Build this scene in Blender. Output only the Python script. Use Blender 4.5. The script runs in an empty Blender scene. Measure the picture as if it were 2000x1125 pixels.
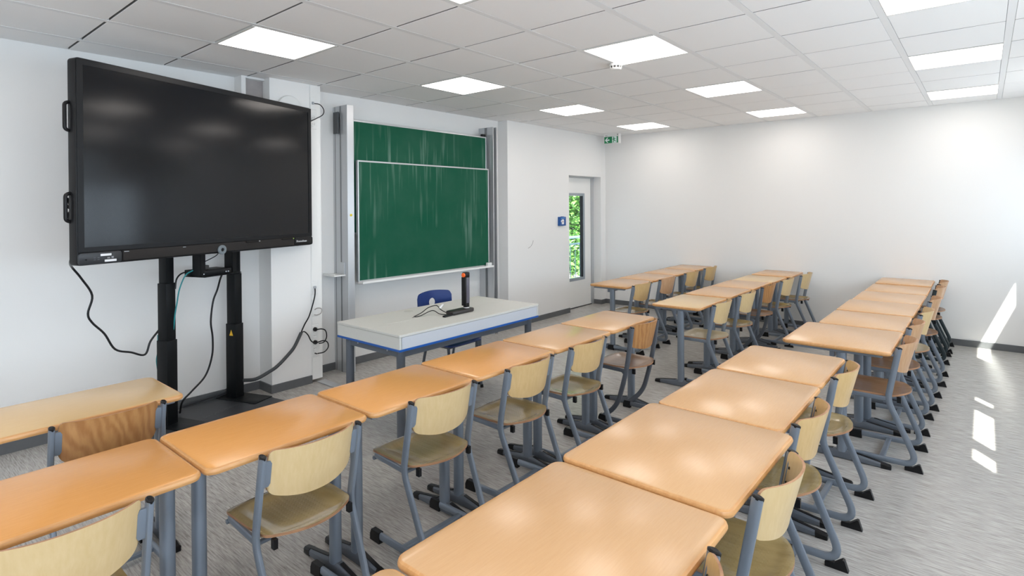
import bpy, bmesh, math, random
from mathutils import Vector, Matrix
random.seed(7)
C = bpy.context.scene.collection
S = bpy.context.scene
PI = math.pi

# ---------------------------------------------------------------- camera
cam_data = bpy.data.cameras.new('camera')
cam = bpy.data.objects.new('camera', cam_data); C.objects.link(cam)
cam_data.sensor_fit = 'HORIZONTAL'; cam_data.sensor_width = 36.0
cam_data.lens = 36.0*1096.49/2000
cam_data.shift_x = -(1017.83-1000)/2000
cam_data.shift_y = -(562.5-408.02)/2000
cam_data.clip_start = 0.02
right = Vector((0.63631821, -0.77139483, -0.00701095))
upv = Vector((0.00846574, -0.00210499, 0.99996195))
fwd = Vector((0.77138023, 0.63635335, -0.00519098))
M = Matrix((right, upv, -fwd)).transposed().to_4x4()
M.translation = Vector((0, 0, 1.68))
cam.matrix_world = M
S.camera = cam

# ---------------------------------------------------------------- exposure, world, sun, sky fill lamps
S.view_settings.view_transform = 'Standard'
S.view_settings.look = 'None'
S.view_settings.exposure = 0.49
S.view_settings.gamma = 1.0
S.view_settings.use_curve_mapping = False
w = bpy.data.worlds.new('world'); S.world = w; w.use_nodes = True
bg = w.node_tree.nodes['Background']
bg.inputs['Color'].default_value = (0.78, 0.88, 1.0, 1); bg.inputs['Strength'].default_value = 1.6
sd = bpy.data.lights.new('sun', 'SUN'); sun = bpy.data.objects.new('sun', sd); C.objects.link(sun)
sd.energy = 22.0; sd.angle = math.radians(0.5); sd.color = (1.0, 0.965, 0.9)
sun.rotation_euler = Vector((1.5, 1.0, -2.38)).to_track_quat('-Z', 'Y').to_euler()
sun.location = (0, -6, 8)
WINX = [(-4.75, -3.05), (-2.85, -1.15), (-0.95, 0.35), (0.55, 2.25), (2.45, 4.15), (4.35, 6.05), (6.25, 8.15)]  # openings behind the camera are added to let more light onto the left
for i, (x0, x1) in enumerate(WINX):          # added area lamps for window daylight, strengths uneven to brighten the left side
    ld = bpy.data.lights.new('sky_fill', 'AREA'); lo = bpy.data.objects.new('sky_fill', ld); C.objects.link(lo)
    ld.shape = 'RECTANGLE'; ld.size = x1-x0; ld.size_y = 1.2; ld.energy = (43 if x0 < .4 else 22 if x0 < 4 else 15)*(x1-x0)/1.7; ld.color = (0.75, 0.84, 1.0)
    lo.location = ((x0+x1)/2, -1.12, 1.52); lo.rotation_euler = (PI/2, 0, 0)

# ---------------------------------------------------------------- materials
MATS = {}
def nmat(name):
    m = bpy.data.materials.new(name); m.use_nodes = True
    b = m.node_tree.nodes['Principled BSDF']
    return m, m.node_tree, b
def plain(name, col, rough=0.5, metal=0.0, bump=0.0, bscale=300, coat=0.0, vary=0.0, spec=0.5):
    m, t, b = nmat(name)
    b.inputs['Base Color'].default_value = (*col, 1); b.inputs['Roughness'].default_value = rough
    b.inputs['Metallic'].default_value = metal; b.inputs['Coat Weight'].default_value = coat
    b.inputs['Specular IOR Level'].default_value = spec
    tc = t.nodes.new('ShaderNodeTexCoord')
    if bump or vary:
        n = t.nodes.new('ShaderNodeTexNoise'); n.inputs['Scale'].default_value = bscale; n.inputs['Detail'].default_value = 3
        t.links.new(tc.outputs['Object'], n.inputs['Vector'])
        if bump:
            bp = t.nodes.new('ShaderNodeBump'); bp.inputs['Strength'].default_value = bump; bp.inputs['Distance'].default_value = 0.002
            t.links.new(n.outputs['Fac'], bp.inputs['Height']); t.links.new(bp.outputs['Normal'], b.inputs['Normal'])
        if vary:
            r = t.nodes.new('ShaderNodeMapRange'); r.inputs['From Min'].default_value = .3; r.inputs['From Max'].default_value = .7
            r.inputs['To Min'].default_value = 1-vary; r.inputs['To Max'].default_value = 1+vary
            t.links.new(n.outputs['Fac'], r.inputs['Value'])
            mx = t.nodes.new('ShaderNodeVectorMath'); mx.operation = 'SCALE'; mx.inputs[0].default_value = col
            t.links.new(r.outputs['Result'], mx.inputs['Scale']); t.links.new(mx.outputs['Vector'], b.inputs['Base Color'])
    MATS[name] = m
    return m
def wood(name, light, dark, scale=(2, 40, 40), rough=0.35, rings=0.0, coat=0.0, dots=False):
    m, t, b = nmat(name)
    tc = t.nodes.new('ShaderNodeTexCoord'); mp = t.nodes.new('ShaderNodeMapping')
    oi = t.nodes.new('ShaderNodeObjectInfo'); ad = t.nodes.new('ShaderNodeVectorMath'); ad.operation = 'ADD'
    sc = t.nodes.new('ShaderNodeVectorMath'); sc.operation = 'SCALE'; sc.inputs[0].default_value = (3.1, 5.7, 4.3)
    t.links.new(oi.outputs['Random'], sc.inputs['Scale'])
    t.links.new(tc.outputs['Object'], ad.inputs[0]); t.links.new(sc.outputs['Vector'], ad.inputs[1])
    mp.inputs['Scale'].default_value = scale
    t.links.new(ad.outputs['Vector'], mp.inputs['Vector'])
    n = t.nodes.new('ShaderNodeTexNoise'); n.inputs['Scale'].default_value = 1.0; n.inputs['Detail'].default_value = 5; n.inputs['Roughness'].default_value = .62
    t.links.new(mp.outputs['Vector'], n.inputs['Vector'])
    cr = t.nodes.new('ShaderNodeValToRGB')
    cr.color_ramp.elements[0].position = .30; cr.color_ramp.elements[0].color = (*dark, 1)
    cr.color_ramp.elements[1].position = .68; cr.color_ramp.elements[1].color = (*light, 1)
    if rings:
        wv = t.nodes.new('ShaderNodeTexWave'); wv.wave_type = 'RINGS'; wv.rings_direction = 'Y'
        wv.inputs['Scale'].default_value = 5; wv.inputs['Distortion'].default_value = 7; wv.inputs['Detail'].default_value = 2; wv.inputs['Detail Scale'].default_value = 1.4
        m2 = t.nodes.new('ShaderNodeMapping'); m2.inputs['Scale'].default_value = (2.2, 1, .75)
        t.links.new(ad.outputs['Vector'], m2.inputs['Vector']); t.links.new(m2.outputs['Vector'], wv.inputs['Vector'])
        mx = t.nodes.new('ShaderNodeMix'); mx.inputs[0].default_value = rings
        t.links.new(n.outputs['Fac'], mx.inputs[2]); t.links.new(wv.outputs['Fac'], mx.inputs[3])
        t.links.new(mx.outputs[0], cr.inputs['Fac'])
    else:
        t.links.new(n.outputs['Fac'], cr.inputs['Fac'])
    t.links.new(cr.outputs['Color'], b.inputs['Base Color'])
    b.inputs['Roughness'].default_value = rough; b.inputs['Coat Weight'].default_value = coat; b.inputs['Coat Roughness'].default_value = .12
    if dots:
        v = t.nodes.new('ShaderNodeTexVoronoi'); v.inputs['Scale'].default_value = 55; v.inputs['Randomness'].default_value = 0.0
        rr = t.nodes.new('ShaderNodeMapRange'); rr.inputs['From Min'].default_value = .10; rr.inputs['From Max'].default_value = .28
        rr.inputs['To Min'].default_value = 1; rr.inputs['To Max'].default_value = 0
        t.links.new(tc.outputs['Object'], v.inputs['Vector']); t.links.new(v.outputs['Distance'], rr.inputs['Value'])
        bp = t.nodes.new('ShaderNodeBump'); bp.inputs['Strength'].default_value = .35; bp.inputs['Distance'].default_value = .002
        t.links.new(rr.outputs['Result'], bp.inputs['Height']); t.links.new(bp.outputs['Normal'], b.inputs['Normal'])
    MATS[name] = m
    return m
def emit(name, col, strength):
    m = bpy.data.materials.new(name); m.use_nodes = True; t = m.node_tree
    t.nodes.remove(t.nodes['Principled BSDF']); e = t.nodes.new('ShaderNodeEmission')
    e.inputs['Color'].default_value = (*col, 1); e.inputs['Strength'].default_value = strength
    t.links.new(e.outputs[0], t.nodes['Material Output'].inputs['Surface']); MATS[name] = m
    return m
def thin_glass(name):
    m = bpy.data.materials.new(name); m.use_nodes = True; t = m.node_tree
    t.nodes.remove(t.nodes['Principled BSDF'])
    tr = t.nodes.new('ShaderNodeBsdfTransparent'); tr.inputs['Color'].default_value = (.96, .985, .975, 1)
    g = t.nodes.new('ShaderNodeBsdfGlossy'); g.inputs['Roughness'].default_value = .02
    f = t.nodes.new('ShaderNodeLayerWeight'); f.inputs['Blend'].default_value = .5
    pw = t.nodes.new('ShaderNodeMath'); pw.operation = 'POWER'; pw.inputs[1].default_value = 5
    f2 = t.nodes.new('ShaderNodeMath'); f2.operation = 'MULTIPLY_ADD'; f2.inputs[1].default_value = .6; f2.inputs[2].default_value = .035
    t.links.new(f.outputs['Facing'], pw.inputs[0]); t.links.new(pw.outputs[0], f2.inputs[0]); f = f2
    mx = t.nodes.new('ShaderNodeMixShader')
    t.links.new(f.outputs[0], mx.inputs[0]); t.links.new(tr.outputs[0], mx.inputs[1]); t.links.new(g.outputs[0], mx.inputs[2])
    t.links.new(mx.outputs[0], t.nodes['Material Output'].inputs['Surface']); MATS[name] = m
    return m

wall_m = plain('white_wall_paint', (.82, .815, .80), .55, bump=.12, bscale=260, vary=.008)
tile_m = plain('ceiling_tile', (.89, .885, .88), .85, bump=.5, bscale=420, vary=.03)
bar_m = plain('ceiling_bar', (.80, .80, .80), .5)
tile_shade = plain('tile_edge_shade', (.22, .215, .21), .9)  # tile sides painted dark to draw the shadow line of the joints
dark_gap = plain('joint_shadow', (.05, .05, .05), .9)
skirt_m = plain('grey_skirting', (.115, .12, .125), .5, vary=.05, bscale=20)
white_m = plain('white_plastic', (.82, .82, .80), .35)
steel_m = plain('blue_grey_steel', (.215, .25, .30), .33, metal=.35, bump=.03, bscale=500)
darksteel_m = plain('slate_steel', (.115, .13, .155), .42, metal=.2, bump=.03, bscale=500)
steel_dk = plain('anthracite_steel', (.018, .03, .035), .4, metal=.1)
blackp = plain('black_plastic', (.008, .008, .009), .34, spec=.25)
blackm = plain('black_powder_coat', (.006, .007, .008), .42, bump=.05, bscale=700, spec=.18)
alu_m = plain('brushed_aluminium', (.56, .575, .59), .34, metal=.55, bump=.02, bscale=300)
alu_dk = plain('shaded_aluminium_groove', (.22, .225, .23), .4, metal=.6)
top_a = wood('beech_laminate', (.690, .335, .108), (.65, .305, .092), scale=(14, 190, 60), rough=.22)
top_b = wood('beech_laminate_glare', (.615, .370, .185), (.585, .342, .165), scale=(14, 190, 60), rough=.22)  # same beech as the orange tops, with glare put into the colour
top_c = wood('sand_maple_laminate', (.66, .465, .245), (.63, .435, .22), scale=(14, 190, 60), rough=.22)
edge_a = wood('beech_edge', (.62, .33, .13), (.52, .25, .085), scale=(12, 60, 60), rough=.35)
maple = wood('pale_maple_ply', (.66, .485, .26), (.61, .435, .215), scale=(70, 70, 4), rough=.34)
maple2 = wood('honey_maple_ply', (.63, .43, .205), (.57, .37, .16), scale=(70, 70, 4), rough=.34)
beech = wood('brown_beech_ply', (.47, .235, .085), (.35, .15, .048), scale=(45, 45, 3), rough=.34, rings=.32)
beech2 = wood('rosy_beech_ply', (.58, .36, .21), (.50, .28, .145), scale=(60, 60, 4), rough=.34, rings=.12)
seat_m = wood('lacquered_olive_seat', (.44, .325, .145), (.34, .245, .10), scale=(30, 5, 30), rough=.24, coat=.5, dots=True)
seat_b = wood('brown_beech_seat', (.35, .205, .115), (.25, .135, .07), scale=(60, 6, 60), rough=.28, coat=.3)
seat_c = wood('light_maple_seat', (.60, .50, .33), (.52, .42, .26), scale=(60, 6, 60), rough=.28, coat=.3, dots=True)
ply_edge = wood('plywood_edge', (.50, .27, .14), (.26, .12, .06), scale=(10, 10, 300), rough=.5)
desk_m = plain('light_grey_laminate', (.58, .58, .545), .45, vary=.012, bscale=60)
desk_s = plain('pale_grey_panel', (.50, .52, .56), .45, vary=.01, bscale=60)
blue_edge = plain('blue_edge_band', (.005, .085, .36), .35)
blue_pl = plain('navy_plastic', (.006, .03, .16), .33, bump=.1, bscale=800)
glass = thin_glass('window_glass')
lamp_e = emit('led_panel', (1.0, .93, .87), 5.4)
green_e = plain('sign_green', (.0, .21, .075), .4)
signw = plain('sign_white', (.80, .92, .90), .4)
orange_m = plain('orange_plastic', (.9, .13, .01), .4)
teal_m = plain('teal_cable', (.02, .24, .26), .45)
greyhose = plain('grey_braided_sleeve', (.05, .055, .06), .6, bump=.6, bscale=900)
yellow_m = plain('warning_yellow', (.85, .50, .02), .5)
paper_m = plain('white_sticker', (.78, .80, .82), .5)
screen_m, _t, _b = nmat('dark_display_glass')
_b.inputs['Base Color'].default_value = (.004, .005, .007, 1); _b.inputs['Roughness'].default_value = .13; _b.inputs['Specular IOR Level'].default_value = .36
fabric_m = plain('speaker_fabric', (.022, .019, .018), .9, bump=1.0, bscale=1200, vary=.35)
bark_m = plain('bark', (.10, .07, .045), .9, bump=.6, bscale=40)
leaf_m = plain('green_leaf', (.11, .30, .05), .5, vary=.6, bscale=3)
_lb = leaf_m.node_tree.nodes['Principled BSDF']; _lb.inputs['Transmission Weight'].default_value = 0.0
stone_m = plain('balcony_concrete', (.45, .45, .43), .8, vary=.1, bscale=8)

def floor_mat():
    m, t, b = nmat('streaked_linoleum')
    tc = t.nodes.new('ShaderNodeTexCoord')
    def noise(scale, det, rgh):
        mp = t.nodes.new('ShaderNodeMapping'); mp.inputs['Scale'].default_value = scale
        n = t.nodes.new('ShaderNodeTexNoise'); n.inputs['Scale'].default_value = 1; n.inputs['Detail'].default_value = det; n.inputs['Roughness'].default_value = rgh
        t.links.new(tc.outputs['Object'], mp.inputs['Vector']); t.links.new(mp.outputs['Vector'], n.inputs['Vector'])
        return n
    n1 = noise((150, 9, 1), 4, .66); n2 = noise((45, 6, 1), 3, .6)
    c1 = t.nodes.new('ShaderNodeValToRGB'); e = c1.color_ramp.elements
    e[0].position = .30; e[0].color = (.235, .22, .205, 1); e[1].position = .72; e[1].color = (.57, .548, .52, 1)
    mid = c1.color_ramp.elements.new(.5); mid.color = (.415, .398, .377, 1)
    t.links.new(n1.outputs['Fac'], c1.inputs['Fac'])
    c2 = t.nodes.new('ShaderNodeValToRGB'); e = c2.color_ramp.elements
    e[0].position = .28; e[0].color = (.90, .89, .88, 1); e[1].position = .7; e[1].color = (1.06, 1.06, 1.06, 1)
    t.links.new(n2.outputs['Fac'], c2.inputs['Fac'])
    mx = t.nodes.new('ShaderNodeMix'); mx.data_type = 'RGBA'; mx.blend_type = 'MULTIPLY'; mx.inputs[0].default_value = 1
    t.links.new(c1.outputs['Color'], mx.inputs[6]); t.links.new(c2.outputs['Color'], mx.inputs[7])
    t.links.new(mx.outputs[2], b.inputs['Base Color'])
    b.inputs['Roughness'].default_value = .27
    bp = t.nodes.new('ShaderNodeBump'); bp.inputs['Strength'].default_value = .08; bp.inputs['Distance'].default_value = .001
    t.links.new(n1.outputs['Fac'], bp.inputs['Height']); t.links.new(bp.outputs['Normal'], b.inputs['Normal'])
    return m
floor_m = floor_mat()

def board_mat():
    m, t, b = nmat('green_chalkboard')
    tc = t.nodes.new('ShaderNodeTexCoord')
    def noise(scale, det, lo, hi):
        mp = t.nodes.new('ShaderNodeMapping'); mp.inputs['Scale'].default_value = scale
        n = t.nodes.new('ShaderNodeTexNoise'); n.inputs['Scale'].default_value = 1; n.inputs['Detail'].default_value = det
        r = t.nodes.new('ShaderNodeMapRange'); r.inputs['From Min'].default_value = lo; r.inputs['From Max'].default_value = hi
        t.links.new(tc.outputs['Object'], mp.inputs['Vector']); t.links.new(mp.outputs['Vector'], n.inputs['Vector']); t.links.new(n.outputs['Fac'], r.inputs['Value'])
        return r
    a = noise((24, 1, 1.1), 4, .54, .92); k = noise((1.9, 1, 1.2), 2, .46, .72); c = noise((3, 1, 3), 5, .3, .9)
    mu = t.nodes.new('ShaderNodeMath'); mu.operation = 'MULTIPLY'; t.links.new(a.outputs[0], mu.inputs[0]); t.links.new(k.outputs[0], mu.inputs[1])
    m2 = t.nodes.new('ShaderNodeMath'); m2.operation = 'MULTIPLY_ADD'; m2.inputs[1].default_value = .05
    t.links.new(c.outputs[0], m2.inputs[0]); t.links.new(mu.outputs[0], m2.inputs[2])
    mx = t.nodes.new('ShaderNodeMix'); mx.data_type = 'RGBA'
    mx.inputs[6].default_value = (.002, .082, .042, 1); mx.inputs[7].default_value = (.40, .55, .48, 1)
    t.links.new(m2.outputs[0], mx.inputs[0]); t.links.new(mx.outputs[2], b.inputs['Base Color'])
    b.inputs['Roughness'].default_value = .55; b.inputs['Specular IOR Level'].default_value = .15
    return m
board_m = board_mat()

# ---------------------------------------------------------------- mesh helpers
def box(bm, x0, x1, y0, y1, z0, z1, mi=0):
    v = [bm.verts.new(p) for p in ((x0,y0,z0),(x1,y0,z0),(x1,y1,z0),(x0,y1,z0),(x0,y0,z1),(x1,y0,z1),(x1,y1,z1),(x0,y1,z1))]
    for f in ((3,2,1,0),(4,5,6,7),(0,1,5,4),(1,2,6,5),(2,3,7,6),(3,0,4,7)):
        bm.faces.new([v[i] for i in f]).material_index = mi
def bevel_all(bm, w, seg=2):
    bmesh.ops.bevel(bm, geom=[e for e in bm.edges], offset=w, segments=seg, affect='EDGES', profile=.5)
def rrect(x0, x1, y0, y1, r, seg=6):
    pts = []
    for cx, cy, a0 in ((x1-r,y1-r,0),(x0+r,y1-r,90),(x0+r,y0+r,180),(x1-r,y0+r,270)):
        for i in range(seg+1):
            a = math.radians(a0+90*i/seg); pts.append((cx+r*math.cos(a), cy+r*math.sin(a)))
    return pts
def loft(bm, rings, cap0=True, cap1=True, mi=None, closed=True):
    R = [[bm.verts.new(p) for p in r] for r in rings]
    n = len(R[0])
    for a in range(len(R)-1):
        for i in range(n if closed else n-1):
            j = (i+1) % n
            f = bm.faces.new((R[a][i], R[a][j], R[a+1][j], R[a+1][i]))
            if mi: f.material_index = mi[a]
    if cap0: bm.faces.new(R[0][::-1])
    if cap1:
        f = bm.faces.new(R[-1])
    return R
def slab(bm, x0, x1, y0, y1, z0, z1, r, e, seg=6, side=0):
    lv = [(e, z0), (e*.3, z0+e*.3), (0, z0+e), (0, z1-e), (e*.3, z1-e*.3), (e, z1)]
    rings = []
    for ins, z in lv:
        rings.append([(x, y, z) for x, y in rrect(x0+ins, x1-ins, y0+ins, y1-ins, max(r-ins, .001), seg)])
    loft(bm, rings, mi=[side]*5)
def cyl(bm, p0, p1, r0, r1=None, n=16, cap=True):
    r1 = r0 if r1 is None else r1
    p0 = Vector(p0); p1 = Vector(p1); d = (p1-p0).normalized()
    u = d.orthogonal().normalized(); v = d.cross(u)
    rings = [[tuple(p + u*r*math.cos(2*PI*i/n) + v*r*math.sin(2*PI*i/n)) for i in range(n)] for p, r in ((p0, r0), (p1, r1))]
    loft(bm, rings, cap, cap)
def fillet(pts, rad, seg=5):
    pts = [Vector(p) for p in pts]; out = [pts[0]]
    for i in range(1, len(pts)-1):
        a, b, c = pts[i-1], pts[i], pts[i+1]
        r = rad[i-1] if isinstance(rad, (list, tuple)) else rad
        d1 = (a-b).normalized(); d2 = (c-b).normalized(); r = min(r, (a-b).length*.48, (c-b).length*.48)
        p, q = b+d1*r, b+d2*r
        for k in range(seg+1):
            t = k/seg; out.append(p*(1-t)**2 + b*2*t*(1-t) + q*t*t)
    out.append(pts[-1]); return out
def sweep_planar(bm, path, rx, rt, n=10, sq=1.0):
    # profile axis 1 = world X (half width rx), axis 2 = perpendicular in the path's YZ plane (rt)
    rings = []
    for i, p in enumerate(path):
        a = path[max(i-1, 0)]; b = path[min(i+1, len(path)-1)]
        t = (b-a).normalized(); nrm = Vector((0, -t.z, t.y))
        ring = []
        for k in range(n):
            th = 2*PI*k/n; c, s = math.cos(th), math.sin(th)
            c = math.copysign(abs(c)**sq, c); s = math.copysign(abs(s)**sq, s)
            ring.append(tuple(p + Vector((1, 0, 0))*rx*c + nrm*rt*s))
        rings.append(ring)
    loft(bm, rings)
def sweep(bm, path, r, n=8):
    path = [Vector(p) for p in path]
    t0 = (path[1]-path[0]).normalized(); u = t0.orthogonal().normalized(); rings = []
    for i, p in enumerate(path):
        a = path[max(i-1, 0)]; b = path[min(i+1, len(path)-1)]
        t = (b-a).normalized(); u = (u - t*u.dot(t)).normalized(); v = t.cross(u)
        rr = r[i] if isinstance(r, list) else r
        rings.append([tuple(p + u*rr*math.cos(2*PI*k/n) + v*rr*math.sin(2*PI*k/n)) for k in range(n)])
    loft(bm, rings)
def spline(pts, sub=6):
    P = [Vector(p) for p in pts]; P = [P[0]*2-P[1]] + P + [P[-1]*2-P[-2]]; out = []
    for i in range(1, len(P)-2):
        for k in range(sub):
            t = k/sub; a, b, c, d = P[i-1], P[i], P[i+1], P[i+2]
            out.append(.5*((2*b)+(c-a)*t+(2*a-5*b+4*c-d)*t*t+(3*b-a-3*c+d)*t**3))
    out.append(P[-2]); return out
def lathe(bm, prof, n=32, axis='Z', o=(0,0,0)):
    rings = []
    for r, h in prof:
        ring = []
        for i in range(n):
            a = 2*PI*i/n
            if axis == 'Z': p = (r*math.cos(a), r*math.sin(a), h)
            elif axis == 'Y': p = (r*math.cos(a), h, -r*math.sin(a))
            else: p = (h, r*math.cos(a), r*math.sin(a))
            ring.append((p[0]+o[0], p[1]+o[1], p[2]+o[2]))
        rings.append(ring)
    loft(bm, rings)
def obj(name, bm, mats, parent=None, smooth=35, loc=None, rot=None):
    me = bpy.data.meshes.new(name)
    bmesh.ops.recalc_face_normals(bm, faces=bm.faces[:])
    bm.to_mesh(me); bm.free()
    for m in (mats if isinstance(mats, (list, tuple)) else [mats]): me.materials.append(m)
    if smooth:
        me.polygons.foreach_set('use_smooth', [True]*len(me.polygons)); me.set_sharp_from_angle(angle=math.radians(smooth))
    o = bpy.data.objects.new(name, me); C.objects.link(o)
    if parent: o.parent = parent
    if loc: o.location = loc
    if rot: o.rotation_euler = rot
    return o
def B(): return bmesh.new()
def tag(o, label, cat, group=None):
    o['label'] = label; o['category'] = cat
    if group: o['group'] = group
    return o
def thing(name, label, cat, loc=(0,0,0), rotz=0, group=None):
    o = bpy.data.objects.new(name, None); C.objects.link(o); o.empty_display_size = .1
    o.location = loc; o.rotation_euler = (0, 0, rotz)
    return tag(o, label, cat, group)
def struct(name, bm, m, parent=None, smooth=0):
    o = obj(name, bm, m, parent, smooth)
    if parent is None: o['kind'] = 'structure'
    return o
def dup(root, loc, rotz, label, group=None):
    def cp(o, par):
        c = o.copy(); C.objects.link(c); c.parent = par
        for ch in list(o.children): cp(ch, c)
        return c
    r = cp(root, None); r.location = loc; r.rotation_euler = (0, 0, rotz); r['label'] = label
    if group: r['group'] = group
    return r
def lab(o, s): o['label'] = s; return o

# ---------------------------------------------------------------- room shell
XL, XF, YR, YM, ZC = -4.95, 8.38, -1.0, 5.20, 2.856
bm = B(); box(bm, XL-.1, XF+.1, YR-.03, YM+.1, -.12, 0); struct('floor', bm, floor_m)
# front wall (with pier, door bay and door opening)
bm = B()
DX0, DX1, DZ = 7.28, 8.23, 2.16
box(bm, XL-.1, DX0-.02, YM, YM+.14, 0, ZC+.12)
box(bm, 2.47, 2.857, 4.97, YM, 0, ZC-.001)                 # pier left of the cable duct
box(bm, 5.81, DX0, 5.03, YM+.001, 0, ZC-.001)                    # thicker bay before the door
box(bm, DX1, XF, 5.03, YM+.14, 0, ZC-.001)
box(bm, DX0, DX1, 5.03, YM+.14, DZ, ZC-.001)
wall_front = struct('wall_front', bm, wall_m)
bm = B(); box(bm, XF, XF+.12, YR-.03, YM+.14, 0, ZC+.12); struct('wall_far', bm, wall_m)
bm = B(); box(bm, XL-.12, XL, YR-.03, YM+.14, 0, ZC+.12); struct('wall_back', bm, wall_m)
# window wall: thin facade panels round the openings
T0, T1 = 2.262, 2.592
TR = [(3.08, 3.32), (3.487, 4.26), (4.50, 4.646), (6.20, 7.28)]
ww = B(); y0, y1 = YR-.03, YR
box(ww, XL, XF, y0, y1, 0, .9); box(ww, XL, XF, y0, y1, 2.15, T0); box(ww, XL, XF, y0, y1, T1, ZC+.12)
xs = XL
for a, b in WINX: box(ww, xs, a, y0, y1, .9, 2.15); xs = b
box(ww, xs, XF, y0, y1, .9, 2.15)
xs = XL
for a, b in TR: box(ww, xs, a, y0, y1, T0, T1); xs = b
box(ww, xs, XF, y0, y1, T0, T1)
struct('wall_right', ww, wall_m)
for i, (a, b) in enumerate(WINX):
    f = B(); y0, y1 = YR-.035, YR+.02
    box(f, a, b, y0, y1, .9, .955); box(f, a, b, y0, y1, 2.095, 2.15)
    mx = (a+b)/2
    for u, v in ((a, a+.055), (mx-.04, mx+.04), (b-.055, b)): box(f, u, v, y0, y1, .955, 2.095)
    wo = struct('window_%d' % (i+1), f, white_m)
    for u, v in ((a+.055, mx-.04), (mx+.04, b-.055)):
        g = B(); box(g, u, v, YR-.015, YR-.009, .955, 2.095); obj('pane', g, glass, wo, 0)
for i, (a, b) in enumerate(TR):
    g = B(); box(g, a, b, YR-.018, YR-.012, T0, T1)
    struct('window_%d' % (i+8), g, glass)
bm = B(); box(bm, XL, XF+.2, YR-1.0, YR-.035, 2.19, 2.235)  # unseen shelf added to keep direct sun off the lower panes
struct('sun_blocker', bm, alu_m)['label'] = 'added sun-blocking shelf outside the windows'
# ceiling: backing, single tiles, wide bars along the room
bm = B(); box(bm, XL-.1, XF+.1, YR-.03, YM+.14, ZC+.06, ZC+.12)
ceiling = struct('ceiling', bm, dark_gap)
bm = B(); box(bm, XL, XF, YR, YM, ZC+.034, ZC+.038); obj('tile_backing', bm, dark_gap, ceiling, 0)
GX0, GY0, PX, PY = 1.697, 4.238, .625, .6245
xlines = [GX0+PX*k for k in range(-10, 11)]; ylines = [GY0-PY*k for k in range(-1, 9)]
xs = [XL]+[x for x in xlines if XL+.05 < x < XF-.03]+[XF]
ys = [YM]+[y for y in ylines if YR+.03 < y < YM-.03]+[YR]
lights = [(0,0),(3,0),(6,0),(9,0),(0,3),(3,3),(6,3),(9,3),(0,6),(3,6),(6,6),(9,6),(-3,0),(-3,3),(-3,6),(-6,0),(-6,3),(-6,6),(-9,0),(-9,3),(-9,6)]  # rearmost rows are unseen, added with the longer room to lighten the left
lcorner = set((round(GX0+PX*u, 2), round(GY0-PY*v, 2)) for u, v in lights)
BW = .0225
tile_cache = {}
for i in range(len(xs)-1):
    for j in range(len(ys)-1):
        x0, x1, ya, yb = xs[i], xs[i+1], ys[j+1], ys[j]
        if (round(x0, 2), round(yb, 2)) in lcorner: continue
        gx0 = 0 if i == 0 else .0065; gx1 = 0 if i == len(xs)-2 else .0065
        gy0 = 0 if j == len(ys)-2 else BW; gy1 = 0 if j == 0 else BW
        key = (round(x1-x0, 3), round(yb-ya, 3), gx0, gx1, gy0, gy1)
        if key not in tile_cache:
            bm = B(); box(bm, gx0, x1-x0-gx1, gy0, yb-ya-gy1, 0, .022)
            bmesh.ops.bevel(bm, geom=[e for e in bm.edges if e.verts[0].co.z < .001 and e.verts[1].co.z < .001], offset=.002, segments=1, affect='EDGES')
            bm.normal_update()
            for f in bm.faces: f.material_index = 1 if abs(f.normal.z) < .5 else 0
            o = obj('ceiling_tile', bm, [tile_m, tile_shade], ceiling, 0); tile_cache[key] = o.data
        else:
            o = bpy.data.objects.new('ceiling_tile', tile_cache[key]); C.objects.link(o); o.parent = ceiling
        o.location = (x0, ya, ZC + random.uniform(-.0006, .0006))
for y in ys[1:-1]:
    bm = B(); box(bm, XL, XF, y-BW+.0015, y+BW-.0015, ZC-.001, ZC+.022); obj('grid_bar', bm, bar_m, ceiling, 0)
# skirting
bm = B(); h, d = .075, .012
box(bm, XL, 2.47-d, YM-d, YM, 0, h); box(bm, 2.47-d, 2.47, 4.97-d, YM, 0, h); box(bm, 2.47, 2.857, 4.97-d, 4.97, 0, h)
box(bm, 2.975, 3.25, YM-d, YM, 0, h); box(bm, 3.33, 5.43, YM-d, YM, 0, h); box(bm, 5.51, 5.81-d, YM-d, YM, 0, h)
box(bm, 5.81-d, 5.81, 5.03-d, YM, 0, h); box(bm, 5.81, DX0, 5.03-d, 5.03, 0, h); box(bm, DX1, XF, 5.03-d, 5.03, 0, h); box(bm, DX1-d, DX1, 5.03-d, 5.17, 0, h)
struct('baseboard_front', bm, skirt_m)
bm = B(); box(bm, XF-d, XF, YR, 5.03-d, 0, h); struct('baseboard_far', bm, skirt_m)
bm = B(); box(bm, XL, XF-d, YR, YR+d, 0, h); struct('baseboard_right', bm, skirt_m)
bm = B(); box(bm, XL, XL+d, YR+d, YM-d, 0, h); struct('baseboard_back', bm, skirt_m)
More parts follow.
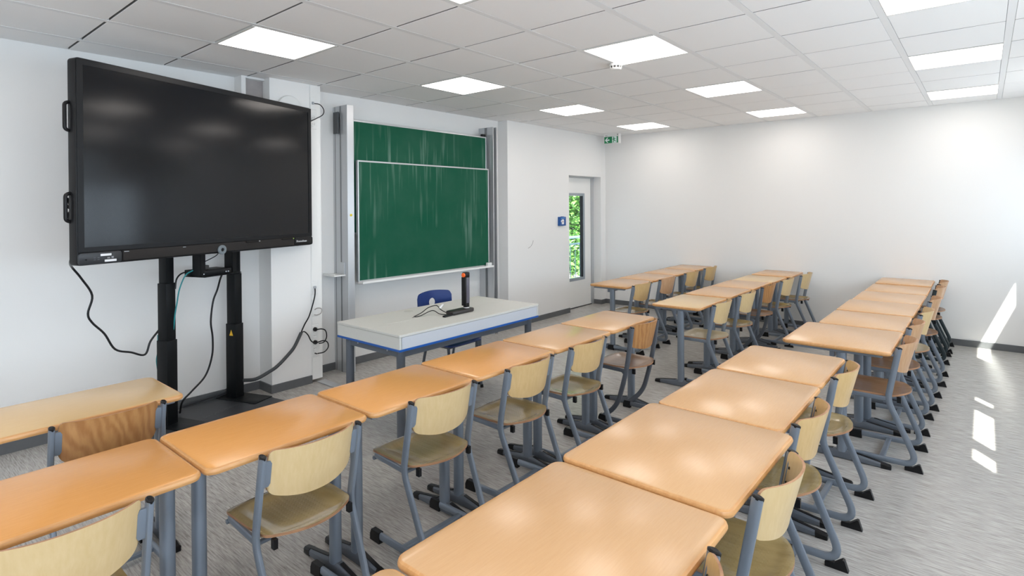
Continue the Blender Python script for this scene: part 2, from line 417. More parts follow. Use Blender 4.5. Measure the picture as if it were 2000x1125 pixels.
# vertical cable duct beside the pier
bm = B(); box(bm, 2.857, 2.968, 4.965, YM, .03, ZC-.002)
duct = struct('trim_2', bm, white_m); duct['label'] = 'white vertical cable duct beside the pier'
for z0, z1 in ((.03, .24), (.56, .63), (.97, 2.42), (2.735, 2.85)):
    bm = B(); box(bm, 2.862, 2.930, 4.9615, 4.966, z0, z1); bevel_all(bm, .0012, 1); obj('duct_cover', bm, white_m, duct, 0)
def plate(z0, z1, x0=2.860, x1=2.925):
    bm = B(); box(bm, x0, x1, 4.957, 4.966, z0, z1); bevel_all(bm, .002, 1); return obj('socket_plate', bm, white_m, duct)
plate(2.62, 2.735); plate(2.43, 2.60); plate(.85, .96); plate(.64, .80); plate(.25, .55)
hole_m = plain('contact_grey', (.18, .17, .16), .5)
def socket(z):
    bm = B(); lathe(bm, [(.0235, 4.9600), (.0235, 4.9525), (.0185, 4.9525), (.0175, 4.9560)], 20, 'Y', (2.886, 0, z)); 
    s = obj('socket', bm, white_m, duct)
    bm = B()
    for dx in (-.008, .008): cyl(bm, (2.886+dx, 4.958, z), (2.886+dx, 4.9552, z), .0032, n=8)
    obj('contact_hole', bm, hole_m, s)
for z in (2.54, 2.48, .453, .33): socket(z)
# floor cable cover
bm = B(); slab(bm, 2.90, 2.985, 4.0, 4.95, 0, .012, .004, .003, 2)
o = struct('trim_3', bm, alu_m); o['label'] = 'flat metal cable cover on the floor'
# duct casing in the corner above the display
bm = B(); box(bm, 2.262, 2.30, 5.06, YM, 2.0, ZC-.002); box(bm, 2.30, 2.469, 5.10, YM, 2.0, ZC-.02); box(bm, 2.30, 2.469, 5.06, YM, ZC-.02, ZC-.002)
for f in bm.faces: pass
box(bm, 2.302, 2.468, 5.097, 5.099, 2.02, ZC-.022, 1)
o = struct('trim_4', bm, [wall_m, plain('warm_grey_board', (.36, .33, .32), .7, vary=.05, bscale=15)]); o['label'] = 'framed grey-brown casing under the ceiling'
# door
f = B()
box(f, DX0, DX0+.02, 5.165, 5.24, 0, DZ); box(f, 8.150, 8.232, 5.175, 5.24, 0, DZ); box(f, DX0, 8.232, 5.165, 5.24, DZ-.02, DZ+.002)
door = struct('door_1', f, alu_m)
W0, W1, V0, V1 = 7.40, 7.955, .445, 1.885
bm = B(); yy0, yy1 = 5.185, 5.235
box(bm, DX0+.022, W0, yy0, yy1, .012, DZ-.022); box(bm, W1, 8.146, yy0, yy1, .012, DZ-.022)
box(bm, W0, W1, yy0, yy1, .012, V0); box(bm, W0, W1, yy0, yy1, V1, DZ-.022)
leaf = obj('door_leaf', bm, white_m, door, 0)
bm = B(); q = .045
for a in ((W0, W0+q, V0, V1), (W1-q, W1, V0, V1), (W0+q, W1-q, V0, V0+q), (W0+q, W1-q, V1-q, V1)):
    box(bm, a[0], a[1], 5.178, 5.242, a[2], a[3])
bevel_all(bm, .002, 1)
lab(obj('window_frame', bm, plain('frame_grey', (.33, .37, .41), .4, metal=.3), leaf, 0), 'grey metal frame round the door pane')
bm = B()
for a in ((W0+q, W0+q+.02, V0+q, V1-q), (W1-q-.02, W1-q, V0+q, V1-q)): box(bm, a[0], a[1], 5.19, 5.236, a[2], a[3])
obj('gasket', bm, blackp, leaf, 0)
bm = B(); box(bm, W0+q, W1-q, 5.214, 5.220, V0+q, V1-q); obj('pane', bm, glass, leaf, 0)
bm = B(); box(bm, DX0, 8.15, 5.17, 5.235, .0, .011); obj('threshold', bm, dark_gap, door, 0)
# scuff on the wall bay
bm = B(); sweep(bm, spline([(6.25, 5.0295, 1.075), (6.31, 5.0295, 1.10), (6.35, 5.0295, 1.14), (6.365, 5.0295, 1.18)], 4), .003, 5)
obj('scuff_mark', bm, plain('dark_scuff', (.18, .18, .18), .8), wall_front)

# ---------------------------------------------------------------- outside the door
bm = B(); box(bm, 6.5, 16, 5.36, 10.5, -.25, -.05); o = struct('trim_5', bm, stone_m); o['label'] = 'concrete walkway outside the door'
rail_m = plain('pale_blue_paint', (.16, .27, .33), .5)
rl = thing('balcony_railing', 'pale blue metal railing with thin balusters seen through the door pane', 'railing', (8.0, 6.2, -.05))
bm = B(); slab(bm, 0, 3.6, -.022, .022, 1.085, 1.135, .015, .008, 3); obj('handrail', bm, rail_m, rl)
bm = B(); box(bm, 0, 3.6, -.012, .012, .965, .995); obj('rail', bm, rail_m, rl, 0)
bm = B(); box(bm, 0, 3.6, -.012, .012, .12, .15); obj('rail', bm, rail_m, rl, 0)
x = .02
base = None
while x < 3.6:
    if base is None:
        bm = B(); cyl(bm, (0, 0, .15), (0, 0, .965), .007, n=8); base = obj('baluster', bm, rail_m, rl); base.location = (x, 0, 0)
    else:
        c = base.copy(); C.objects.link(c); c.parent = rl; c.location = (x, 0, 0)
    x += .165
for px in (.4, 2.0, 3.55):
    bm = B(); box(bm, px-.02, px+.02, .012, .035, 0, 1.085); obj('post', bm, rail_m, rl, 0)
tree = thing('leafy_tree', 'bright green leafy tree filling the narrow pane of the door', 'tree', (11.9, 8.6, -.05))
bm = B(); sweep(bm, spline([(0,0,0), (.05,.02,1.2), (-.05,.1,2.4), (.1,.1,3.6)], 4), [.13-.007*i for i in range(13)], 8)
for k in range(9):
    a = k*2.4; z = .7+.3*k; sweep(bm, spline([(0,0,z), (.5*math.cos(a), .4*math.sin(a), z+.35), (1.2*math.cos(a), .8*math.sin(a), z+.55)], 3), .022, 5)
obj('trunk', bm, bark_m, tree)
bm = B()
for k in range(13000):
    u = random.random(); px = random.uniform(-1.7, 1.9); py = random.gauss(0, .55); pz = random.uniform(.0, 4.4)
    a = random.random()*6.28; t = random.uniform(-1, 1); L = random.uniform(.055, .10)
    d = Vector((math.cos(a), math.sin(a), t*.8)).normalized(); s = d.orthogonal().normalized(); s.rotate(Matrix.Rotation(random.random()*6.28, 3, d)); n = d.cross(s)
    p = Vector((px, py, pz))
    v = [bm.verts.new(q) for q in (p-d*L, p-s*L*.5+n*L*.12, p+d*L, p+s*L*.5+n*L*.12)]
    bm.faces.new((v[0], v[1], v[2])); bm.faces.new((v[0], v[2], v[3]))
fo = obj('foliage', bm, leaf_m, tree, 0); fo['kind'] = 'stuff'

# ---------------------------------------------------------------- chalkboard
cb = thing('sliding_chalkboard', 'green two-panel sliding chalkboard between aluminium posts behind the teacher desk', 'chalkboard', (3.25, YM, 0))
def cbb(name, boxes, m, parent=cb, bev=0, smooth=0):
    bm = B()
    for b in boxes: box(bm, b[0]-3.25, b[1]-3.25, b[2]-YM, b[3]-YM, b[4], b[5])
    if bev: bevel_all(bm, bev, 1)
    return obj(name, bm, m, parent, smooth)
lp = cbb('post', [(3.25, 3.328, 4.945, 5.20, 0, 2.715)], alu_m, bev=.003)
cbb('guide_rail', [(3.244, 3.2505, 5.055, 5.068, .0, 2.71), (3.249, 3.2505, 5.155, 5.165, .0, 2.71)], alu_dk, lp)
rp = cbb('post', [(5.425, 5.505, 5.08, 5.20, 0, 2.715), (5.425, 5.440, 4.945, 5.08, 0, 2.715), (5.46, 5.475, 5.02, 5.08, 0, 2.715), (5.490, 5.505, 4.945, 5.08, 0, 2.715)], alu_m)
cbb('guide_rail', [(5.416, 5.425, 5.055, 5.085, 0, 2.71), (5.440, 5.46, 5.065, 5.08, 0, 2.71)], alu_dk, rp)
def panel(x0, x1, yf, z0, z1, tray):
    fr = .016
    p = cbb('board_panel', [(x0+fr, x1-fr, yf+.004, yf+.03, z0+fr, z1-fr)], board_m)
    b = [(x0, x1, yf, yf+.034, z1-fr, z1), (x0, x0+fr, yf, yf+.034, z0, z1-fr), (x1-fr, x1, yf, yf+.034, z0, z1-fr), (x0+fr, x1-fr, yf, yf+.034, z0, z0+fr)]
    cbb('panel_frame', b, alu_m, p, bev=.0015)
    if tray: cbb('chalk_tray', [(x0, x1, yf-.075, yf, z0-.012, z0-.002), (x0, x1, yf-.078, yf-.073, z0-.012, z0+.012)], white_m, p, bev=.001)
    return p
panel(3.39, 5.375, 4.975, .905, 2.165, True)
panel(3.37, 5.39, 5.03, 1.40, 2.585, False)
lab(cbb('stop_block', [(5.325, 5.385, 5.035, 5.075, 2.586, 2.62)], blackp, bev=.003), 'black stop at the right top corner')
cbb('control_plate', [(3.215, 3.235, 5.06, 5.14, 2.43, 2.65), (3.235, 3.25, 5.08, 5.12, 2.5, 2.6)], plain('charcoal_plate', (.06, .065, .07), .5), bev=.003)
cbb('sponge_shelf', [(3.12, 3.25, 4.99, 5.19, .985, .998), (3.12, 3.127, 4.99, 5.19, .998, 1.012)], white_m, bev=.002)
cbb('shelf_bracket', [(3.238, 3.25, 5.0, 5.10, 1.0, 1.12)], alu_m, bev=.002)
bm = B(); lathe(bm, [(.013, 4.944-YM), (.013, 4.939-YM), (.009, 4.937-YM)], 20, 'Y', (3.287-3.25, 0, 1.60))
sm = obj('round_sticker', bm, plain('yellow_face', (.80, .62, .03), .5), cb); lab(sm, 'small yellow smiling round sticker')
bm = B()
for dx in (-.004, .004): box(bm, .037+dx-.0012, .037+dx+.0012, 4.9365-YM, 4.9372-YM, 1.602, 1.606)
sweep(bm, spline([(.031, 4.9368-YM, 1.597), (.037, 4.9368-YM, 1.5935), (.043, 4.9368-YM, 1.597)], 3), .0009, 4)
obj('sticker_face', bm, blackp, sm)
sp = B(); slab(sp, 0, .075, 0, .045, 0, .055, .008, .006, 3)
tag(obj('board_sponge', sp, plain('white_sponge', (.75, .77, .76), .9, bump=.8, bscale=300), None, loc=(5.285, 4.915, .8965)), 'white board sponge at the right end of the chalk tray', 'sponge')
ch = B(); cyl(ch, (0, 0, .006), (.06, .004, .006), .006, n=10)
tag(obj('chalk_stick', ch, white_m, None, loc=(5.17, 4.935, .8965)), 'white chalk stick lying left of the sponge on the chalk tray', 'chalk')

# ---------------------------------------------------------------- display on its stand
AN = math.radians(17.8)
st = thing('display_stand', 'black two-column height adjustable stand under the wall-side display', 'stand', (1.905, 4.95, 0), math.radians(20.5))
cT = [(-.345, 0), (.295, 0)]
for k, (lx, ly) in enumerate(cT):
    bm = B(); slab(bm, lx-.044, lx+.044, ly-.055, ly+.055, .03, .675, .006, .004, 2); col = obj('column', bm, blackm, st)
    bm = B(); slab(bm, lx-.040, lx+.040, ly-.046, ly+.046, .675, 1.11, .006, .003, 2); obj('middle_sleeve', bm, blackm, col)
    bm = B(); slab(bm, lx-.034, lx+.034, ly-.038, ly+.038, 1.11, 1.86, .005, .003, 2); obj('inner_sleeve', bm, blackm, col)
    if k == 1:
        bm = B(); v = [bm.verts.new((lx-.0455, ly+y, z)) for y, z in ((.012, .575), (-.028, .575), (-.008, .625))]; f = bm.faces.new(v)
        bmesh.ops.extrude_face_region(bm, geom=[f]); 
        for vv in bm.verts[3:]: vv.co.x += .002
        s = obj('warning_sticker', bm, yellow_m, col, 0); lab(s, 'yellow triangular warning sticker')
        bm = B(); box(bm, lx-.0485, lx-.0470, ly-.010, ly-.006, .588, .61); bm.free()
def wl(o, x, y, ang):       # world point to local of a rotated thing at (ox, oy)
    dx, dy = x-o[0], y-o[1]; c, s = math.cos(ang), math.sin(ang); return (c*dx+s*dy, -s*dx+c*dy)
bm = B()
outl = [wl((1.905, 4.95), x, y, math.radians(20.5)) for x, y in ((1.40, 4.60), (1.74, 4.33), (2.42, 4.60), (2.36, 4.90), (2.24, 5.12), (1.95, 5.13), (1.76, 5.09), (1.50, 4.93))]
R = loft(bm, [[(x, y, 0) for x, y in outl], [(x, y, .022) for x, y in outl], [(x*.985, y*.985, .030) for x, y in outl]])
bpz = obj('base_plate', bm, plain('dark_floor_plate', (.030, .032, .036), .45, bump=.1, bscale=500), st, 0)
bm = B(); box(bm, -.345, .345, -.075, .06, .030, .0315); bm.free()
for lx in (-.33, .30):
    bm = B(); slab(bm, lx-.10, lx+.10, -.34 if lx < 0 else -.31, .12, .030, .036, .01, .002, 2); obj('foot_cover', bm, blackm, bpz)
def text(body, size, mat, parent, loc, rot, name='lettering', ext=.0006, align='CENTER'):
    cu = bpy.data.curves.new(name, 'FONT'); cu.body = body; cu.size = size; cu.extrude = ext; cu.align_x = align; cu.resolution_u = 2
    t = bpy.data.objects.new('tmp_text', cu); C.objects.link(t)
    dg = bpy.context.evaluated_depsgraph_get(); me = bpy.data.meshes.new_from_object(t.evaluated_get(dg)); bpy.data.objects.remove(t)
    me.materials.clear(); me.materials.append(mat)
    o = bpy.data.objects.new(name, me); C.objects.link(o); o.parent = parent; o.location = loc; o.rotation_euler = rot
    return o
text('Promethean', .068, plain('embossed_grey', (.06, .062, .066), .4), bpz, (0.0, -.19, .0305), (0, 0, 0), 'embossed_lettering', .001)
for zz in (1.55, 1.95):
    bm = B(); box(bm, -.52, .52, -.075, -.038, zz, zz+.06); obj('mount_rail', bm, blackm, st, 0)
for lx in (-.45, .45):
    bm = B(); box(bm, lx-.02, lx+.02, -.31, -.075, 1.40, 2.1); obj('mount_arm', bm, blackm, st, 0)
# two hanger plates and the small shelf they carry
for lx in (-.225, .075):
    bm = B(); box(bm, lx-.022, lx+.022, -.235, -.228, 1.155, 1.45); box(bm, lx-.022, lx-.016, -.235, -.15, 1.155, 1.45); bevel_all(bm, .001, 1); obj('hanger_plate', bm, blackm, st, 0)
bm = B(); box(bm, -.25, .10, -.28, -.08, 1.148, 1.155); obj('device_shelf', bm, blackm, st, 0)
DO = (1.869, 4.58, 0); DW = 2.006
dp = thing('interactive_display', 'large black interactive display turned off beside the chalkboard', 'display', DO, AN)
hw = DW/2; zb, zt = 1.330, 2.612
bm = B()
def vslab(bm, x0, x1, z0, z1, yf, yb, r, e, seg=5):
    lv = [(e, yb), (0, yb-e), (0, yf+e), (e*.3, yf+e*.3), (e, yf)]
    loft(bm, [[(x, y, z) for x, z in rrect(x0+i, x1-i, z0+i, z1-i, max(r-i, .001), seg)] for i, y in lv])
vslab(bm, -hw, hw, zb, zt, 0, .075, .025, .006)
obj('casing', bm, blackp, dp)
sx0, sx1, sz0, sz1 = -hw+.042, hw-.042, zb+.112, zt-.042
bm = B()
for a in ((-hw+.006, hw-.006, sz1, zt-.006), (-hw+.006, sx0, sz0, sz1), (sx1, hw-.006, sz0, sz1), (-hw+.006, hw-.006, sz0-.028, sz0)):
    box(bm, a[0], a[1], -.006, .002, a[2], a[3])
obj('bezel', bm, plain('satin_black_bezel', (.008, .009, .011), .35, spec=.25), dp, 0)
bm = B(); box(bm, sx0, sx1, -.002, .003, sz0, sz1); lab(obj('screen', bm, screen_m, dp, 0), 'dark glossy screen')
bm = B(); vslab(bm, -hw+.27, hw-.235, zb+.012, sz0-.034, -.012, .002, .006, .003, 2); sb = obj('speaker_bar', bm, fabric_m, dp); lab(sb, 'fabric covered speaker bar')
bm = B(); vslab(bm, -hw+.004, -hw+.262, zb+.004, sz0-.034, -.012, .002, .018, .003, 3); pp = obj('port_panel', bm, plain('port_panel_black', (.020, .023, .028), .35), dp)
bm = B(); vslab(bm, hw-.228, hw-.004, zb+.004, sz0-.034, -.012, .002, .018, .003, 3); lo_ = obj('logo_panel', bm, blackp, dp)
text('Promethean', .026, paper_m, lo_, (.858, -.0125, zb+.035), (PI/2, 0, 0))
bm = B(); box(bm, -hw+.130, -hw+.195, -.0135, -.0118, zb+.052, zb+.066); lab(obj('paper_label', bm, paper_m, pp, 0), 'white paper label')
bm = B(); box(bm, -hw+.154, -hw+.226, -.0135, -.0118, zb+.014, zb+.028); lab(obj('paper_label', bm, paper_m, pp, 0), 'white paper label')
bm = B(); box(bm, -hw+.195, -hw+.209, -.0134, -.0118, zb+.034, zb+.047); box(bm, -hw+.17, -hw+.186, -.0134, -.0118, zb+.034, zb+.042); obj('port', bm, plain('port_grey', (.25, .26, .27), .4), pp, 0)
bm = B(); cyl(bm, (-hw+.045, -.012, zb+.036), (-hw+.045, -.014, zb+.036), .006, n=14); obj('power_button', bm, blackm, pp)
bm = B()
for dx in (.095, .118):
    for dz in (.030, .042): box(bm, -hw+dx-.006, -hw+dx+.006, -.0130, -.0118, zb+dz, zb+dz+.003)
obj('port_lettering', bm, plain('dim_print', (.12, .13, .14), .5), pp, 0)
for x, l in ((-.728, .03), (-.314, .022)):
    bm = B(); box(bm, x, x+l, -.0150, -.0115, sz0-.044, sz0-.040); obj('clip', bm, plain('clip_grey', (.4, .42, .45), .4), sb, 0)
for x0, x1, gl in ((.237, .365, 0), (.617, .745, 1)):
    bm = B(); cyl(bm, (x0, -.016, zb+.072), (x1, -.016, zb+.072), .0045, n=10)
    pen = obj('stylus', bm, blackp, None, loc=DO, rot=(0, 0, AN)); tag(pen, 'thin black stylus with a %s tip lying on the speaker bar' % ('green' if gl else 'grey'), 'stylus')
    bm = B(); cyl(bm, (x1, -.016, zb+.072), (x1+.012, -.016, zb+.072), .0048, n=10)
    lab(obj('tip', bm, plain('pen_tip', (.35, .55, .10), .4) if gl else MATS['clip_grey'], pen), 'green tip' if gl else 'grey tip')
for z in (2.25, 1.69):
    bm = B(); sweep(bm, fillet([(-hw+.01, .06, z-.09), (-hw-.024, .06, z-.08), (-hw-.024, .06, z+.08), (-hw+.01, .06, z+.09)], .03), .011, 8)
    obj('side_handle', bm, blackp, dp)
# round grey puck hanging at the speaker bar
rx = .006
bm = B(); lathe(bm, [(.013, -.014), (.030, -.012), (.036, -.016), (.036, -.026), (.030, -.030), (.015, -.029), (.013, -.020)], 28, 'Y', (rx, 0, zb+.027))
pk = tag(obj('round_sensor', bm, plain('puck_grey', (.16, .19, .21), .4), None, loc=DO, rot=(0, 0, AN)), 'round grey sensor puck on the lower edge of the large display', 'sensor')
bm = B(); lathe(bm, [(.014, -.0125), (.014, -.024), (.008, -.022)], 20, 'Y', (rx, 0, zb+.027)); obj('lens', bm, blackp, pk)
# media player and adapter
mpl = thing('media_player', 'flat black media player on the shelf below the large display', 'media player', (1.862, 4.765, 1.1555), math.radians(13))
bm = B(); slab(bm, -.135, .135, -.09, .10, 0, .042, .006, .003, 3); mb = obj('case', bm, blackm, mpl)
bm = B(); box(bm, -.120, -.098, -.0915, -.0895, .010, .018); obj('logo_patch', bm, paper_m, mb, 0)
bm = B(); box(bm, -.128, .128, -.0905, -.0895, .022, .036); obj('front_panel', bm, blackp, mb, 0)
for x in (.085, .105): 
    bm = B(); lathe(bm, [(.005, -.094), (.006, -.0895)], 12, 'Y', (x, 0, .016)); obj('button', bm, MATS['clip_grey'], mb)
bm = B(); slab(bm, -.045, .025, -.03, .03, 0, .034, .006, .004, 3)
tag(obj('power_adapter', bm, plain('adapter_grey', (.045, .043, .042), .5), None, loc=(1.815, 4.735, 1.198), rot=(0, 0, .2)), 'small dark grey adapter box on top of the media player', 'adapter')

# ---------------------------------------------------------------- cables
def cable(pts, r, m, name, label, sub=6, cat='cable'):
    bm = B(); sweep(bm, spline(pts, sub), r, 7); return tag(obj(name, bm, m), label, cat)
cable([(.925,4.37,1.60),(.897,4.38,1.745),(.890,4.38,1.70),(.925,4.38,1.672),(.902,4.39,1.655),(.906,4.39,1.618),(.926,4.40,1.531),(.938,4.42,1.470),(.936,4.45,1.395),(.950,4.60,1.335),(1.008,4.83,1.28),(1.063,4.85,1.196),(1.123,4.85,1.071),(1.098,4.85,.948),(1.121,4.85,.88),(1.192,4.85,.788),(1.255,4.85,.665),(1.353,4.85,.622),(1.444,4.86,.585),(1.485,4.87,.677),(1.56,4.88,.768)], .0075, blackp, 'power_cable', 'black cable looping from the left edge of the large display to its stand')
bm = B(); sweep(bm, spline([(.905,4.36,1.77),(.885,4.37,1.76),(.880,4.37,1.72),(.905,4.37,1.69),(.93,4.37,1.66)], 5), .005, 6)
tag(obj('coiled_cable', bm, blackp), 'short black cable loop at the left side handle of the display', 'cable')
cable([(2.01,4.86,1.150),(2.012,4.92,1.09),(2.0,4.95,.999),(1.965,4.95,.903),(1.946,4.95,.739),(1.959,4.95,.604),(1.953,4.95,.455),(1.9,4.95,.301),(1.793,4.95,.197),(1.726,4.95,.134),(1.711,4.96,.045)], .0075, blackp, 'power_cable', 'black cable hanging from the media player down to the stand base')
cable([(1.775,4.72,1.215),(1.725,4.72,1.197),(1.678,4.73,1.163),(1.644,4.75,1.059),(1.633,4.77,.953),(1.625,4.79,.86),(1.615,4.80,.72)], .005, teal_m, 'network_cable', 'teal cable running from the media player down the left column')
cable([(1.572,4.99,.69),(1.574,5.0,.566),(1.564,5.0,.497),(1.569,5.0,.433),(1.577,5.0,.353),(1.58,5.0,.05)], .005, teal_m, 'network_cable', 'teal cable behind the foot of the left stand column')
cable([(1.80,4.83,1.175),(1.70,4.82,1.178),(1.648,4.81,1.139),(1.632,4.80,1.06)], .006, blackp, 'power_cable', 'short black cable from the media player round the left column')
cable([(1.875,4.60,1.34),(1.855,4.61,1.31),(1.805,4.64,1.277),(1.775,4.70,1.25),(1.80,4.735,1.236)], .0035, blackp, 'sensor_cable', 'thin black cable from the round sensor to the adapter')
cable([(1.762,4.74,1.30),(1.79,4.74,1.27),(1.785,4.74,1.23),(1.80,4.76,1.21)], .004, blackp, 'hanger_cable', 'thin black cable curling beside the left hanger plate')
cable([(1.79,5.145,.040),(1.998,5.172,.048),(2.14,5.172,.060),(2.20,5.160,.11),(2.23,5.05,.16),(2.292,4.91,.185),(2.40,4.88,.23),(2.476,4.88,.265),(2.58,4.89,.34),(2.647,4.90,.40),(2.723,4.915,.514)], .0155, greyhose, 'cable_sleeve', 'thick grey cable sleeve sweeping from the stand up to the wall duct', 8)
cable([(2.720,4.915,.510),(2.766,4.93,.58),(2.814,4.93,.655),(2.858,4.925,.79),(2.876,4.93,.86),(2.884,4.945,.915)], .0062, blackp, 'data_cable', 'black cable from the grey sleeve to the upper wall socket')
bm = B(); box(bm, 2.873, 2.895, 4.935, 4.957, .905, .928); bevel_all(bm, .003, 1); tag(obj('cable_plug', bm, MATS['clip_grey']), 'grey plug in the upper socket above the wound grey cable', 'plug')
cable([(2.722,4.915,.512),(2.76,4.925,.515),(2.80,4.93,.475),(2.83,4.93,.415),(2.862,4.92,.39),(2.886,4.92,.388)], .0055, blackp, 'power_cable', 'black cable branching from the grey sleeve to the middle socket')
cable([(2.884,4.93,.512),(2.925,4.90,.515),(2.965,4.90,.49),(2.975,4.90,.43),(2.945,4.90,.385),(2.90,4.915,.378)], .0055, blackp, 'power_cable', 'black cable bowing from the upper of two black wall plugs')
cable([(2.888,4.92,.39),(2.94,4.90,.40),(2.985,4.90,.375),(2.99,4.90,.325),(2.95,4.905,.288),(2.895,4.93,.28)], .0055, blackp, 'power_cable', 'black cable bowing from the lower black wall plug')
for z, s in ((.512, 'upper'), (.388, 'lower')):
    bm = B(); lathe(bm, [(.020, 4.957), (.020, 4.940), (.011, 4.925), (.007, 4.918)], 18, 'Y', (2.885, 0, z)); tag(obj('power_plug', bm, blackp), '%s round black power plug in the wall duct' % s, 'plug')
bm = B(); lathe(bm, [(.006, 4.957), (.006, 4.925)], 10, 'Y', (2.885, 0, .281)); tag(obj('jack_plug', bm, blackp), 'slim black jack plug below the lowest wall socket', 'plug')
cable([(2.885,4.955,.70),(2.90,4.93,.715),(2.935,4.92,.705),(2.93,4.92,.665),(2.895,4.93,.65),(2.870,4.94,.655)], .0045, plain('silver_cable', (.35, .33, .31), .4), 'wound_cable', 'short silvery cable curled out of the wall duct')
cable([(2.888,4.95,2.675),(2.93,4.91,2.665),(2.965,4.90,2.62),(2.955,4.90,2.57),(2.90,4.92,2.53),(2.855,4.955,2.50)], .0045, blackp, 'wall_cable', 'thin dark cable arching out of the topmost wall socket')
bm = B(); box(bm, 2.874, 2.892, 4.94, 4.957, 2.665, 2.69); bevel_all(bm, .002, 1); tag(obj('cable_plug', bm, MATS['clip_grey']), 'small grey plug in the topmost wall socket', 'plug')
# round wall speaker
ws = thing('wall_speaker', 'round white loudspeaker high on the pier behind the display', 'speaker', (2.645, 4.97, 2.60))
bm = B(); lathe(bm, [(.110, 0), (.114, -.012), (.114, -.030), (.108, -.040)], 40, 'Y'); obj('housing', bm, white_m, ws)
bm = B(); lathe(bm, [(.104, -.036), (.104, -.0425), (.098, -.045)], 40, 'Y'); obj('cover', bm, white_m, ws)

# ---------------------------------------------------------------- teacher desk
td = thing('teacher_desk', 'light grey teacher desk with a blue edge in front of the chalkboard', 'desk', (2.38, 3.03, 0))
L_, D_ = 1.525, .745
bm = B(); slab(bm, 0, L_, 0, D_, .700, .716, .004, .002, 2); lab(obj('lower_board', bm, blue_edge, td, 0), 'board with a bright blue edge')
def ring(name, z0, z1, t, ins, m):
    bm = B(); box(bm, ins, L_-ins, ins, ins+t, z0, z1); box(bm, ins, L_-ins, D_-ins-t, D_-ins, z0, z1); box(bm, ins, ins+t, ins+t, D_-ins-t, z0, z1); box(bm, L_-ins-t, L_-ins, ins+t, D_-ins-t, z0, z1)
    return bm
bm = B(); box(bm, .018, L_-.018, .003, .018, .716, .797); obj('front_panel', bm, desk_s, td, 0)
bm = B(); box(bm, .018, L_-.018, D_-.018, D_-.003, .716, .797); obj('back_panel', bm, desk_m, td, 0)
for x in (.003, L_-.021):
    bm = B(); box(bm, x if x < .1 else x, x+.018, .003, D_-.003, .716, .797); 
    o = obj('end_panel', bm, desk_m, td, 0)
for y0, y1 in ((0, D_*.49-.0012), (D_*.49+.0012, D_)):
    bm = B(); box(bm, 0, L_, y0, y1, .799, .815); bevel_all(bm, .0012, 1); obj('desk_top', bm, desk_m, td, 0)
bm = B(); lathe(bm, [(.038, .8145), (.038, .8162), (.032, .817), (.010, .8165)], 28, 'Z', (.605, .68-.03, 0)); obj('cable_grommet', bm, plain('grommet', (.50, .50, .46), .5), td)
bm = B(); lathe(bm, [(.008, .8145), (.008, .8158), (.005, .8158)], 14, 'Z', (.455, .41, 0)); obj('cable_hole', bm, dark_gap, td)
for x in (.065, L_-.065):
    for y in (.07, D_-.07):
        bm = B(); cyl(bm, (x, y, .01), (x, y, .700), .030, n=24); lg = obj('leg', bm, darksteel_m, td)
        bm = B(); cyl(bm, (x, y, 0), (x, y, .02), .032, n=20); obj('foot_cap', bm, blackp, lg)
for a in ((.09, L_-.09, .055, .085), (.09, L_-.09, D_-.085, D_-.055), (.05, .08, .10, D_-.10), (L_-.08, L_-.05, .10, D_-.10)):
    bm = B(); box(bm, a[0], a[1], a[2], a[3], .645, .700); fr_ = obj('frame_rail', bm, darksteel_m, td, 0)
    if a[1] < .1:
        for y in (.2, .55):
            bm = B(); lathe(bm, [(.006, .0), (.006, -.002)], 10, 'X', (.05, y, .675)); obj('screw', bm, alu_m, fr_)
# document camera
dc = thing('document_camera', 'black upright document camera with an orange knob on the teacher desk', 'camera', (3.20, 3.29, .8152), math.radians(3))
bm = B(); slab(bm, -.125, .125, -.048, .048, 0, .030, .018, .008, 4); obj('base', bm, plain('camera_black', (.022, .019, .018), .38), dc)
bm = B(); cyl(bm, (.075, 0, .030), (.075, 0, .037), .026, .022, 24); lab(obj('hinge_ring', bm, alu_m, dc), 'silver hinge ring')
bm = B(); box(bm, .053, .097, -.016, .016, .036, .075); bevel_all(bm, .004); obj('hinge', bm, blackp, dc)
bm = B(); slab(bm, .050, .100, -.018, .018, .070, .285, .006, .004, 3); arm = obj('arm', bm, plain('arm_violet_grey', (.10, .095, .125), .35), dc)
bm = B(); box(bm, .040, .056, -.022, .022, .05, .285); bevel_all(bm, .003); obj('arm_back', bm, blackp, arm)
bm = B(); box(bm, .040, .102, -.021, .021, .275, .325); bevel_all(bm, .012, 3); hd = obj('head', bm, blackp, dc)
bm = B(); lathe(bm, [(.017, .0), (.017, -.010), (.014, -.013)], 22, 'X', (.040, -.006, .302)); lab(obj('knob', bm, orange_m, hd), 'orange round knob')
cable([(2.842,3.44,.8205),(2.93,3.45,.838),(3.00,3.45,.868),(3.06,3.42,.880),(3.07,3.38,.85),(3.085,3.325,.828),(3.10,3.30,.822)], .0035, blackp, 'usb_cable', 'longer thin black cable arching into the document camera')
cable([(2.846,3.43,.820),(2.90,3.42,.824),(2.97,3.41,.845),(3.005,3.39,.850),(3.02,3.34,.828),(3.04,3.28,.824)], .0035, blackp, 'usb_cable', 'shorter thin black cable lying before the document camera')
bm = B(); slab(bm, 0, .05, 0, .016, 0, .006, .003, .002, 2)
tag(obj('cable_tag', bm, paper_m, None, loc=(3.052, 3.36, .862), rot=(.2, -.5, .2)), 'white tag wrapped on the cable of the document camera', 'tag')
bm = B(); slab(bm, 0, .11, 0, .03, 0, .013, .006, .004, 3)
tag(obj('plug_adapter', bm, blackp, None, loc=(2.985, 3.235, .8152), rot=(0, 0, .15)), 'black plug adapter in front of the document camera', 'adapter')

# teacher chair
tc_ = thing('teacher_chair', 'navy blue plastic chair with an oval grip hole behind the teacher desk', 'chair', (3.57, 3.80, 0), PI+.03)
